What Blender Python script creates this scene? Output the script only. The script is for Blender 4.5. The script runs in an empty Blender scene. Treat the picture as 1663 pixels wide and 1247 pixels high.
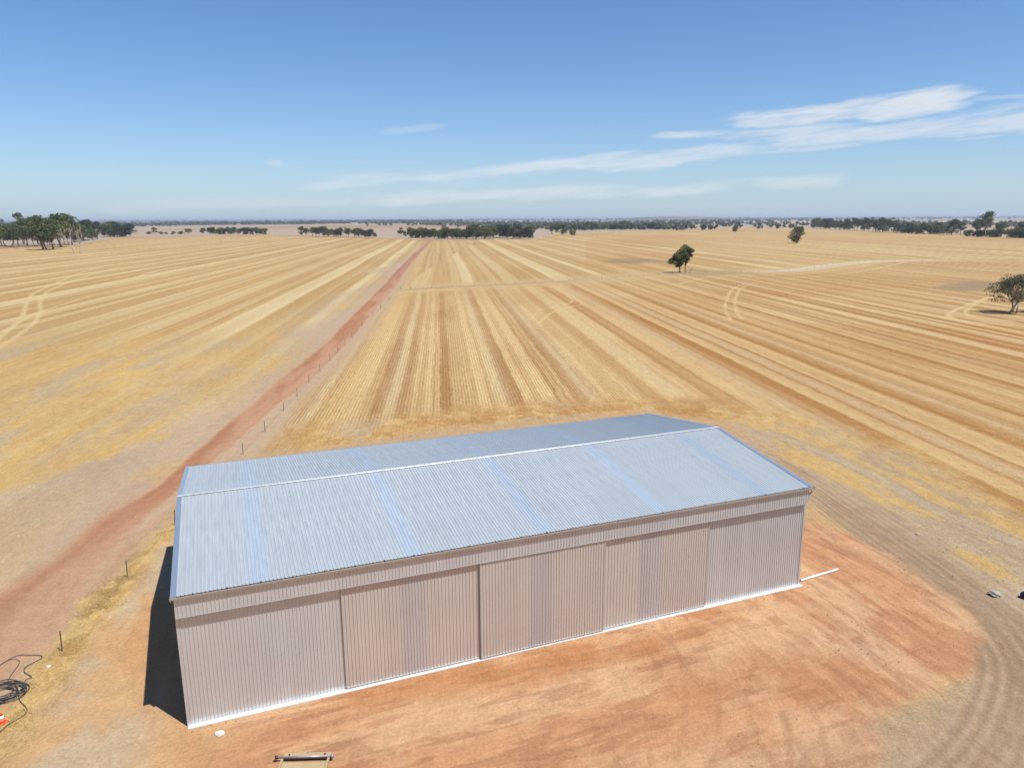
import bpy, bmesh, math, random
import numpy as np
from mathutils import Vector, Matrix

sc = bpy.context.scene
COL = sc.collection
R = math.radians

# ------------------------------------------------------------------ camera
CAM_H = 25.49
FOC, PITCH, ROLL = 1189.519, 0.220653, -0.00505
cd = bpy.data.cameras.new('camera')
cam = bpy.data.objects.new('camera', cd)
COL.objects.link(cam)
cp, sp, cr, sr = math.cos(PITCH), math.sin(PITCH), math.cos(ROLL), math.sin(ROLL)
F = Vector((0, cp, -sp)); Rt = Vector((1, 0, 0)); U = Vector((0, sp, cp))
R2 = cr*Rt + sr*U; U2 = -sr*Rt + cr*U
cam.matrix_world = Matrix(((R2.x, U2.x, -F.x, 0), (R2.y, U2.y, -F.y, 0), (R2.z, U2.z, -F.z, CAM_H), (0, 0, 0, 1)))
cd.sensor_width = 36; cd.sensor_fit = 'HORIZONTAL'
cd.lens = FOC/1663*36
cd.clip_start = 0.5; cd.clip_end = 120000
sc.camera = cam

# ------------------------------------------------------------------ sun, sky, exposure
TH = 0.37564
D1 = Vector((math.cos(TH), math.sin(TH), 0)); D2 = Vector((-math.sin(TH), math.cos(TH), 0))
SUNV = (D1*2.2 - D2*3.2 + Vector((0, 0, 7.5))).normalized()
SUN_EL = math.asin(SUNV.z); SUN_AZ = math.atan2(SUNV.x, SUNV.y)
sd = bpy.data.lights.new('sun', 'SUN'); sun = bpy.data.objects.new('sun', sd); COL.objects.link(sun)
sd.energy = 4.6; sd.angle = R(0.53); sd.color = (1, .965, .91)
sun.rotation_euler = (-SUNV).to_track_quat('-Z', 'Y').to_euler()
sun.location = (0, 0, 200)

class NT:
    """small helper for building node trees from expressions"""
    def __init__(s, t): s.t = t; s.n = t.nodes; s.l = t.links
    def new(s, ty, **k):
        n = s.n.new(ty)
        for a, b in k.items(): setattr(n, a, b)
        return n
    def put(s, sock, v):
        if isinstance(v, bpy.types.NodeSocket): s.l.new(v, sock)
        else: sock.default_value = v
    def m(s, op, a, b=None, c=None, clamp=False):
        n = s.new('ShaderNodeMath', operation=op, use_clamp=clamp)
        for i, v in enumerate((a, b, c)):
            if v is not None: s.put(n.inputs[i], v)
        return n.outputs[0]
    def mix(s, f, a, b, bt='MIX'):
        n = s.new('ShaderNodeMix', data_type='RGBA', blend_type=bt)
        s.put(n.inputs[0], f); s.put(n.inputs[6], a); s.put(n.inputs[7], b)
        return n.outputs[2]
    def rng(s, v, a, b, c=0., d=1., smooth=False):
        n = s.new('ShaderNodeMapRange')
        if smooth: n.interpolation_type = 'SMOOTHSTEP'
        s.put(n.inputs[0], v)
        for i, x in zip((1, 2, 3, 4), (a, b, c, d)): s.put(n.inputs[i], x)
        return n.outputs[0]
    def noise(s, vec, scale, detail=3, rough=.55):
        n = s.new('ShaderNodeTexNoise'); s.put(n.inputs['Vector'], vec)
        n.inputs['Scale'].default_value = scale; n.inputs['Detail'].default_value = detail
        n.inputs['Roughness'].default_value = rough
        return n.outputs['Fac']
    def xyz(s, x, y, z=0.):
        n = s.new('ShaderNodeCombineXYZ')
        for i, v in enumerate((x, y, z)): s.put(n.inputs[i], v)
        return n.outputs[0]

w = bpy.data.worlds.new('World'); sc.world = w; w.use_nodes = True
t = NT(w.node_tree); t.n.clear()
sky = t.new('ShaderNodeTexSky', sky_type='NISHITA')
sky.sun_disc = False; sky.sun_elevation = SUN_EL; sky.sun_rotation = SUN_AZ
sky.altitude = 300; sky.air_density = 1.0; sky.dust_density = 0.35; sky.ozone_density = 3.0
tc = t.new('ShaderNodeTexCoord')
sx = t.new('ShaderNodeSeparateXYZ'); t.l.new(tc.outputs['Generated'], sx.inputs[0])
az = t.m('MULTIPLY', t.m('ARCTAN2', sx.outputs[0], sx.outputs[1]), 57.2958)
el = t.m('MULTIPLY', t.m('ARCSINE', sx.outputs[2]), 57.2958)
# cirrus: streak noise stretched along the wind, held inside a few drawn-out bands
ns = t.noise(t.xyz(t.m('MULTIPLY', az, .16), t.m('MULTIPLY', t.m('SUBTRACT', el, t.m('MULTIPLY', az, .10)), 1.15), 2.), 1.0, 9, .62)
nw = t.noise(t.xyz(t.m('MULTIPLY', az, .13), t.m('MULTIPLY', el, .5), 7.), 1.0, 3, .5)
wob = t.m('MULTIPLY', t.m('SUBTRACT', nw, .5), 1.3)
# (ends in azimuth/elevation degrees, half thickness at the two ends, density)
BANDS = [(14.995, 6.65, 31.423, 7.325, 0.828, 1.472, 0.92), (30.11, 7.177, 36.385, 7.159, 0.322, 0.276, 0.35), (9.575, 5.795, 25.272, 5.868, 0.322, 1.196, 0.65), (17.401, 5.24, 36.533, 6.056, 0.92, 1.288, 0.72), (-9.656, 2.891, 19.891, 4.988, 0.736, 1.012, 0.72), (-17.162, 2.196, 4.17, 3.966, 0.46, 0.828, 0.5), (14.477, 4.314, 25.361, 4.924, 0.276, 0.322, 0.45), (-12.416, 1.471, 18.42, 2.437, 0.644, 1.104, 0.62), (17.165, 2.289, 24.254, 2.476, 0.644, 0.782, 0.5), (29.688, 4.825, 32.996, 5.005, 0.184, 0.184, 0.35), (-9.958, 6.179, -4.535, 6.827, 0.46, 0.368, 0.22), (-17.862, 4.142, -16.367, 3.829, 0.414, 0.414, 0.32), (-30.8, 0.995, -6.045, 1.691, 0.644, 0.736, 0.3)]
dens = None
for (a0, e0, a1, e1, w0, w1, k) in BANDS:
    L = math.hypot(a1-a0, e1-e0); ux, uy = (a1-a0)/L, (e1-e0)/L
    da = t.m('SUBTRACT', az, a0); de = t.m('SUBTRACT', el, e0)
    uu = t.m('DIVIDE', t.m('ADD', t.m('MULTIPLY', da, ux), t.m('MULTIPLY', de, uy)), L)
    vv = t.m('ADD', t.m('SUBTRACT', t.m('MULTIPLY', de, ux), t.m('MULTIPLY', da, uy)), t.m('MULTIPLY', wob, min(1., (w0+w1))))
    ww = t.rng(uu, 0., 1., w0, w1)
    rr = t.m('DIVIDE', t.m('ABSOLUTE', vv), ww)
    ed = .10 + .25/L
    body = t.m('MULTIPLY', t.rng(rr, 0.1, 1.25, 1., 0., True),
               t.m('MULTIPLY', t.rng(uu, -ed, ed*1.4, 0., 1., True), t.rng(uu, 1-ed*1.4, 1+ed, 1., 0., True)))
    th_ = t.m('SUBTRACT', .74, t.m('MULTIPLY', body, .47))
    dk = t.m('MULTIPLY', t.m('MULTIPLY', t.rng(t.m('SUBTRACT', ns, th_), -.06, .34, 0., 1., True), k), t.rng(body, 0., .35, 0., 1.))
    dens = dk if dens is None else t.m('MAXIMUM', dens, dk)
veil = t.m('MULTIPLY', t.m('EXPONENT', t.m('DIVIDE', t.m('MAXIMUM', el, 0.), -3.2)), .80)
dens = t.m('MINIMUM', dens, 1., clamp=True)
hs = t.new('ShaderNodeHueSaturation'); hs.inputs['Saturation'].default_value = 1.08; hs.inputs['Value'].default_value = 1.0
t.l.new(sky.outputs[0], hs.inputs['Color'])
tint = t.mix(1., hs.outputs[0], (.95, 1.10, 1.32, 1), 'MULTIPLY')
skc = t.mix(dens, t.mix(veil, tint, (4.6, 6.0, 7.5, 1)), (7.5, 8., 8.6, 1))
bg = t.new('ShaderNodeBackground'); t.l.new(skc, bg.inputs[0]); bg.inputs[1].default_value = 0.064
ow = t.new('ShaderNodeOutputWorld'); t.l.new(bg.outputs[0], ow.inputs[0])

vs = sc.view_settings
vs.view_transform = 'Standard'; vs.look = 'None'; vs.gamma = 1; vs.use_curve_mapping = False
vs.exposure = 0.65
sc.render.engine = 'CYCLES'
sc.cycles.max_bounces = 6; sc.cycles.volume_bounces = 0

# ------------------------------------------------------------------ helpers
def lin(c):
    c = np.asarray(c, float)/255
    return np.where(c <= .04045, c/12.92, ((c+.055)/1.055)**2.4)
ILL = np.array([2.22, 2.22, 2.36])      # light falling on level ground: turns a sunlit look into a base colour
def alb(*c): return np.clip(lin(c)/ILL, 0.01, .9)

def finish(o, label=None, cat=None, group=None, kind=None):
    if label: o['label'] = label
    if cat: o['category'] = cat
    if group: o['group'] = group
    if kind: o['kind'] = kind
    return o
def link(name, me, parent=None, mat=None, loc=None):
    o = bpy.data.objects.new(name, me)
    COL.objects.link(o)
    if parent: o.parent = parent
    if mat is not None and me is not None and len(me.materials) == 0: me.materials.append(mat)
    if loc is not None: o.location = loc
    return o
def empty(name, loc=(0, 0, 0), rz=0.):
    o = bpy.data.objects.new(name, None); COL.objects.link(o); o.location = loc; o.rotation_euler = (0, 0, rz)
    o.empty_display_size = .3
    return o
def npmesh(name, V, Fq, smooth=False):
    V = np.ascontiguousarray(V, np.float32); Fq = np.ascontiguousarray(Fq, np.int32)
    me = bpy.data.meshes.new(name); k = Fq.shape[1]
    me.vertices.add(len(V)); me.vertices.foreach_set('co', V.ravel())
    me.loops.add(Fq.size); me.loops.foreach_set('vertex_index', Fq.ravel())
    me.polygons.add(len(Fq)); me.polygons.foreach_set('loop_start', np.arange(0, Fq.size, k, dtype=np.int32))
    me.polygons.foreach_set('use_smooth', np.full(len(Fq), smooth, bool))
    me.update(calc_edges=True); me.validate()
    return me
def mesh(name, V, Fs, smooth=False):
    me = bpy.data.meshes.new(name); me.from_pydata([tuple(v) for v in V], [], Fs)
    if smooth: me.polygons.foreach_set('use_smooth', [True]*len(me.polygons))
    me.update(); return me
class B:
    def __init__(s): s.v = []; s.f = []
    def box(s, x0, x1, y0, y1, z0, z1):
        b = len(s.v)
        s.v += [(x, y, z) for z in (z0, z1) for x, y in ((x0, y0), (x1, y0), (x1, y1), (x0, y1))]
        s.f += [tuple(b+i for i in q) for q in ((3, 2, 1, 0), (4, 5, 6, 7), (0, 1, 5, 4), (1, 2, 6, 5), (2, 3, 7, 6), (3, 0, 4, 7))]
        return s
    def tube(s, pts, rad, n=6, caps=True):
        pts = [Vector(p) for p in pts]
        if not hasattr(rad, '__len__'): rad = [rad]*len(pts)
        b = len(s.v); up = None
        for i, p in enumerate(pts):
            d = (pts[min(i+1, len(pts)-1)] - pts[max(i-1, 0)]).normalized()
            a = d.cross(Vector((0, 0, 1)) if abs(d.z) < .9 else Vector((1, 0, 0))).normalized(); c = d.cross(a)
            for k in range(n):
                q = 2*math.pi*k/n
                s.v.append(tuple(p + rad[i]*(a*math.cos(q) + c*math.sin(q))))
        for i in range(len(pts)-1):
            for k in range(n):
                s.f.append((b+i*n+k, b+(i+1)*n+k, b+(i+1)*n+(k+1) % n, b+i*n+(k+1) % n))
        if caps:
            s.f.append(tuple(b+k for k in range(n))); s.f.append(tuple(b+(len(pts)-1)*n+k for k in reversed(range(n))))
        return s
    def me(s, name, smooth=False): return mesh(name, s.v, s.f, smooth)
def bevel(me, w=.01, seg=1):
    bm = bmesh.new(); bm.from_mesh(me)
    bmesh.ops.bevel(bm, geom=bm.edges[:], offset=w, segments=seg, affect='EDGES', profile=.5)
    bm.to_mesh(me); bm.free(); return me

def mat(name, col, rough=.6, metal=0., spec=.5, var=.0, vscale=2., bump=0., bscale=20., col2=None, coords='Object', stretch=None):
    m = bpy.data.materials.new(name); m.use_nodes = True
    q = NT(m.node_tree); p = q.n['Principled BSDF']
    tcn = q.new('ShaderNodeTexCoord'); vec = tcn.outputs[coords]
    if stretch:
        mp = q.new('ShaderNodeMapping'); q.l.new(vec, mp.inputs[0]); mp.inputs['Scale'].default_value = stretch; vec = mp.outputs[0]
    c = tuple(col)+(1,)
    if var or col2 is not None:
        f = q.noise(vec, vscale, 5, .6)
        f = q.rng(f, .3, .7)
        lo = tuple(x*(1-var) for x in col)+(1,) if col2 is None else tuple(col2)+(1,)
        hi = tuple(min(1, x*(1+var)) for x in col)+(1,) if col2 is None else c
        q.l.new(q.mix(f, lo, hi), p.inputs['Base Color'])
    else: p.inputs['Base Color'].default_value = c
    p.inputs['Roughness'].default_value = rough; p.inputs['Metallic'].default_value = metal
    p.inputs['Specular IOR Level'].default_value = spec
    if bump:
        bn = q.new('ShaderNodeBump'); bn.inputs['Strength'].default_value = bump; bn.inputs['Distance'].default_value = .02
        q.l.new(q.noise(vec, bscale, 4), bn.inputs['Height']); q.l.new(bn.outputs[0], p.inputs['Normal'])
    return m

# vectorised noise for the ground
def _h(ix, iy, seed):
    a = (ix.astype(np.int64)*374761393 + iy.astype(np.int64)*668265263 + seed*1442695041) & 0xffffffff
    a = ((a ^ (a >> 13))*1274126177) & 0xffffffff
    a = ((a ^ (a >> 16))*2246822519) & 0xffffffff
    return ((a ^ (a >> 15)) & 0xffffff)/float(0xffffff)
def vn(x, y, seed=0):
    ix = np.floor(x); iy = np.floor(y); fx = x-ix; fy = y-iy
    fx = fx*fx*(3-2*fx); fy = fy*fy*(3-2*fy)
    a = _h(ix, iy, seed); b = _h(ix+1, iy, seed); c = _h(ix, iy+1, seed); d = _h(ix+1, iy+1, seed)
    return (a*(1-fx)+b*fx)*(1-fy) + (c*(1-fx)+d*fx)*fy
def fbm(x, y, per, octv=4, seed=0, g=.5):
    s = 0; a = 1; n = 0
    x = x/per; y = y/per
    for i in range(octv):
        s = s + a*vn(x+17.3*i, y-9.1*i, seed+i); n += a; a *= g; x = x*2.03; y = y*2.03
    return s/n
def ss(a, b, x):
    q = np.clip((x-a)/(b-a), 0, 1); return q*q*(3-2*q)
def pdist(x, y, P, closed=False):
    """distance to a polyline, and the place along it"""
    best = np.full(x.shape, 1e9); along = np.zeros(x.shape); acc = 0
    n = len(P); seg = [(P[i], P[(i+1) % n]) for i in range(n if closed else n-1)]
    for (ax, ay), (bx, by) in seg:
        dx, dy = bx-ax, by-ay; L2 = dx*dx+dy*dy+1e-9; L = math.sqrt(L2)
        q = np.clip(((x-ax)*dx+(y-ay)*dy)/L2, 0, 1)
        d = np.hypot(x-ax-q*dx, y-ay-q*dy)
        m = d < best; best = np.where(m, d, best); along = np.where(m, acc+q*L, along); acc += L
    return best, along
def inside(x, y, P):
    r = np.zeros(x.shape, bool); n = len(P)
    for i in range(n):
        (ax, ay), (bx, by) = P[i], P[(i+1) % n]
        if ay == by: continue
        r ^= ((ay > y) != (by > y)) & (x < (bx-ax)*(y-ay)/(by-ay)+ax)
    return r
def sdist(x, y, P):
    d, _ = pdist(x, y, P, True); return np.where(inside(x, y, P), -d, d)
def spline(P, n=6):
    P = [Vector((p[0], p[1], p[2] if len(p) > 2 else 0)) for p in P]; out = []
    for i in range(len(P)-1):
        a = P[max(i-1, 0)]; b = P[i]; c = P[i+1]; d = P[min(i+2, len(P)-1)]
        for k in range(n):
            q = k/n
            out.append(.5*((2*b)+(-a+c)*q+(2*a-5*b+4*c-d)*q*q+(-a+3*b-3*c+d)*q**3))
    out.append(P[-1]); return out
def S2(P, n=5): return [(p.x, p.y) for p in spline(P, n)]

# ------------------------------------------------------------------ terrain layout (metres, camera above the origin, y ahead)
ROAD_L = [(-110.07, 1000.84), (-96.37, 841.0), (-66.03, 459.61), (-51.5, 295.12), (-43.98, 203.77), (-39.64, 155.29), (-38.33, 120.43), (-36.84, 98.31), (-36.15, 82.07), (-35.06, 68.96), (-35.77, 60.08), (-35.01, 53.08), (-35.32, 48.78), (-36.28, 44.92), (-37.17, 39.89)]
ROAD_R = [(-105.86, 1000.03), (-91.84, 840.27), (-61.59, 459.21), (-46.27, 294.82), (-39.13, 203.57), (-35.39, 155.16), (-33.33, 120.31), (-33.32, 98.24), (-32.89, 82.98), (-32.59, 68.93), (-32.62, 60.04), (-32.34, 53.05), (-31.5, 47.39), (-30.52, 41.16), (-30.38, 35.71)]
ROAD = S2([((a[0]+b[0])/2, (a[1]+b[1])/2) for a, b in zip(ROAD_L, ROAD_R)], 3)
ROAD_W = [math.hypot(a[0]-b[0], a[1]-b[1])/2 for a, b in zip(ROAD_L, ROAD_R)]
LANE = S2([(-43.96, 275.24), (-21.97, 289.55), (-0.17, 299.59), (31.84, 319.53), (72.74, 349.82), (104.23, 357.92), (126.77, 362.74), (146.54, 374.84), (182.03, 413.39), (217.54, 444.16), (250.95, 451.23), (317.41, 459.08), (412.61, 464.59)], 3)
FENCE = [(-41.77, 277.6), (-39.86, 238.67), (-38.56, 215.07), (-37.63, 198.19), (-37.11, 180.42), (-35.35, 160.58), (-34.95, 151.98), (-34.31, 142.48), (-33.86, 134.07), (-33.24, 124.4), (-32.65, 115.07), (-31.89, 105.81), (-31.4, 97.53), (-30.63, 87.32), (-30.12, 78.29), (-29.55, 68.2), (-29.04, 58.81), (-28.34, 49.46), (-27.48, 40.0), (-26.61, 32.7)]
FIELD_EDGE = [(-41.92, 267.95), (-37.21, 190.69), (-32.83, 131.64), (-30.47, 99.89), (-28.73, 83.65), (-28.01, 76.74), (-27.64, 70.82)]
EDGE = [(-479.76, 561.86), (-527.54, 768.77), (-484.32, 837.32), (-641.38, 1215.44), (-621.73, 1300.43), (-458.8, 1391.61), (-213.72, 1125.62), (-107.54, 1000.35), (32.39, 989.09), (86.04, 1397.86), (387.75, 1746.57), (719.35, 2134.32), (740.19, 1836.7), (690.16, 1289.22), (630.2, 916.91), (624.92, 706.51)]
VERGE = S2([(-29.07, 60.82), (-29.1, 56.43), (-28.93, 53.77), (-28.47, 48.25), (-27.9, 44.05), (-27.01, 39.16), (-26.63, 36.22), (-26.29, 32.69), (-26.0, 29.71)], 3)
BARE_L = [(-94.98, 819.24), (-50.92, 278.1), (-42.54, 169.44), (-41.27, 126.21), (-43.84, 112.65), (-46.01, 90.68), (-51.42, 82.32), (-58.1, 79.41), (-70.38, 77.41), (-114.68, 74.99), (-43.82, 25.06), (-23.53, 24.95), (-31.94, 47.39), (-33.06, 69.99), (-36.11, 116.07), (-42.43, 218.32)]
PAD = [(-29.16, 59.2), (-28.6, 52.68), (-27.36, 48.24), (-26.66, 43.28), (-25.02, 37.92), (-24.07, 32.68), (-23.47, 28.56), (-22.59, 24.36), (-7.69, 22.18), (9.44, 22.09), (15.91, 28.3), (17.91, 31.26), (18.0, 33.06), (20.04, 34.27), (23.37, 35.81), (27.05, 37.78), (29.59, 40.62), (30.54, 43.49), (30.5, 47.64), (29.98, 52.56), (27.81, 56.23), (25.24, 60.12), (20.4, 65.84), (-8.18, 69.63)]
BACKPAD = [(-29.16, 59.2), (-30.32, 67.87), (-28.09, 77.38), (-10.05, 87.22), (18.25, 96.22), (27.14, 89.33), (29.4, 70.9), (26.75, 59.83), (17.59, 52.7), (-6.4, 52.97)]
LOOP = S2([(23.34, 86.63), (27.29, 75.86), (29.16, 65.71), (29.87, 58.47), (30.65, 52.02), (30.75, 46.58), (30.4, 42.01), (29.24, 38.06), (27.42, 35.25), (24.82, 32.32), (21.99, 29.78), (17.6, 26.56)], 4)
LOOP2 = S2([(30.9, 69.96), (31.66, 62.3), (32.42, 55.34), (32.91, 49.48), (33.06, 44.25), (31.98, 39.28), (29.66, 34.2), (25.76, 29.75)], 4)
TRACK3 = S2([(30.87, 86.49), (34.43, 78.57), (36.71, 70.42), (37.45, 63.72), (38.62, 59.01), (40.73, 54.09), (43.31, 48.89)], 4)
TRACK4 = S2([(24.82, 89.37), (27.6, 80.99), (28.77, 70.9), (31.07, 64.73), (32.48, 56.42), (33.79, 50.95), (34.0, 44.24)], 4)
BARE_R = S2([(26.69, 82.7), (29.4, 70.9), (31.13, 61.16), (32.78, 54.18), (34.71, 49.46), (36.36, 45.43), (38.57, 40.54)], 3)
LAWN = [(27.14, 89.33), (37.63, 86.37), (41.77, 76.69), (43.5, 67.16), (43.6, 58.29), (45.78, 46.6), (26.52, 24.65), (14.6, 24.72), (18.2, 32.83), (27.52, 38.08), (30.37, 51.5), (27.41, 65.74)]
STRAW_NEAR = [(-27.45, 70.82), (-28.09, 77.38), (-27.68, 87.54), (-19.27, 95.66), (-2.71, 98.64), (14.7, 100.73), (29.63, 97.99), (38.75, 89.11), (42.32, 77.77), (43.5, 67.16), (43.6, 58.29), (33.47, 43.47), (27.41, 65.74), (27.14, 89.33), (18.25, 96.22), (-9.51, 82.1)]
CURVES = [([(-242.34, 442.9), (-219.11, 374.47), (-191.29, 307.86), (-175.61, 270.26), (-156.7, 236.76), (-137.07, 204.76), (-123.49, 179.22), (-112.65, 157.54)], 1.1),
          ([(-225.88, 424.18), (-199.43, 341.29), (-183.74, 298.75), (-172.43, 272.42), (-154.55, 240.3), (-136.44, 211.74), (-122.31, 185.69), (-110.65, 159.97), (-104.75, 145.18)], 1.1),
          ([(-148.35, 259.94), (-143.01, 236.14), (-136.61, 210.31), (-125.9, 184.7), (-119.37, 167.3)], .8),
          ([(94.66, 296.89), (82.24, 273.32), (69.07, 235.4), (60.83, 207.92), (56.48, 187.15)], .75),
          ([(98.06, 296.69), (87.14, 278.11), (73.67, 240.86), (64.2, 209.24), (59.87, 189.42)], .75),
          ([(4.64, 189.11), (8.81, 213.07), (13.67, 219.05), (19.66, 235.88), (17.07, 274.4), (12.2, 295.97)], .5),
          ([(6.82, 183.24), (11.04, 204.3), (16.19, 215.8), (21.95, 228.64), (19.02, 269.44), (15.61, 290.15)], .5),
          ([(164.54, 248.45), (129.57, 210.93), (116.57, 194.71), (114.2, 182.67), (120.49, 175.85), (126.32, 171.5)], 1.2),
          ([(150.86, 233.37), (128.68, 206.53), (120.71, 190.75), (126.25, 184.52), (132.21, 179.76)], .8),
          ([(115.77, 339.01), (136.73, 349.38), (174.85, 382.24), (216.49, 434.51)], 1.2),
          ([(120.3, 320.64), (145.99, 336.95), (184.87, 376.64), (230.29, 433.29)], 1.2),
          ([(-42.1, 263.37), (-29.79, 272.05), (-11.72, 275.97), (9.29, 282.45), (31.58, 292.01)], .8),
          ([(-190.81, 432.73), (-187.0, 390.35), (-174.42, 339.67)], 2.0),
          ([(65.95, 292.82), (83.42, 323.02), (98.06, 336.43), (115.77, 339.01)], 1.0)]
GREYS = [([(59.27, 461.97), (77.04, 489.79), (91.58, 480.7), (96.92, 458.53), (75.62, 434.33), (61.35, 435.56)], 7., (148,132,112), .85),
         ([(155.75, 271.77), (184.99, 303.48), (197.7, 299.62), (186.43, 275.12), (163.72, 257.16), (155.84, 262.14)], 4., (160,144,122), .9),
         ([(67.74, 354.25), (91.34, 379.02), (111.98, 363.82), (119.66, 350.58), (89.79, 336.99)], 4., (168,146,120), .7)]
PALES = [([(-26.94, 46.82), (-27.37, 46.65), (-27.31, 45.23), (-26.78, 43.13), (-26.38, 43.88), (-26.26, 45.22)], .6, (238,222,186), .9),
         ([(-24.99, 38.83), (-25.2, 37.92), (-24.58, 35.66), (-23.87, 33.38), (-23.33, 34.1), (-23.84, 36.47)], 1.2, (214,196,170), .75),
         ([(32.78, 46.73), (34.34, 47.16), (36.53, 46.87), (35.78, 44.62), (34.14, 44.63), (33.19, 45.71)], .5, (214,200,178), .85),
         ([(18.77, 40.38), (21.56, 40.69), (21.62, 39.63), (19.84, 39.39)], 1., (232,190,160), .6),
         ([(-16.37, 33.09), (-14.95, 33.55), (-13.99, 32.24), (-15.49, 31.71)], .6, (222,178,132), .7),
         ([(19.26, 33.05), (14.3, 31.72), (9.53, 29.99), (10.54, 29.47), (17.25, 30.22)], 1.5, (205,168,138), .6),
         ([(-35.16, 52.76), (-37.53, 66.64), (-36.42, 71.88), (-32.79, 55.52), (-31.5, 47.39)], 2., (208,160,132), .4)]
DARKS = [([(15.04, 31.28), (17.46, 31.92), (17.91, 30.83), (17.01, 29.42), (13.13, 28.69), (13.43, 30.24)], .8, (206, 152, 112), .35),
         ([(8.04, 37.64), (12.83, 38.2), (18.37, 39.4), (19.95, 37.25), (15.9, 35.88), (10.65, 35.38)], 2., (204,138,96), .6),
         ([(2.42, 38.91), (8.58, 40.47), (9.13, 39.48), (3.09, 37.98)], 1., (198,136,98), .6),
         ([(-9.33, 35.81), (-1.94, 38.33), (6.35, 40.83), (15.08, 44.42), (15.81, 42.88), (6.04, 38.57), (-4.53, 35.5), (-9.04, 34.5)], 1.2, (206,136,88), .75)]
VPAZ = -0.09419   # heading of the seeding rows
CV, SV = math.cos(VPAZ), math.sin(VPAZ)

EAZ = np.array([math.atan2(p[0], p[1]) for p in EDGE]); ER = np.array([math.hypot(*p) for p in EDGE])
RY = np.array([p[1] for p in ROAD]); RX = np.array([p[0] for p in ROAD]); o_ = np.argsort(RY); RY, RX = RY[o_], RX[o_]
LX = np.array([p[0] for p in LANE]); LY = np.array([p[1] for p in LANE])
FX = np.array([p[0] for p in FIELD_EDGE]); FY = np.array([p[1] for p in FIELD_EDGE]); o_ = np.argsort(FY); FX, FY = FX[o_], FY[o_]

def stripes(s, per, seed, duty=.4, soft=.12):
    """irregular pale bands along the rows: 0..1"""
    k = np.floor(s/per); out = np.zeros(s.shape)
    for j in (-1, 0, 1):
        kk = k+j; h1 = _h(kk, kk*0+3, seed); h2 = _h(kk, kk*0+7, seed); h3 = _h(kk, kk*0+11, seed)
        c = (kk+.5+(h1-.5)*.35)*per; hw = per*duty*(.35+.5*h2)
        out = np.maximum(out, (1-ss(hw-per*soft*.5, hw+per*soft*.5, np.abs(s-c)))*(.45+.55*h3))
    return out

def C(*c): return lin(c)
def over(base, col, a): return base*(1-a[:, None]) + np.asarray(col)*a[:, None]

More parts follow.
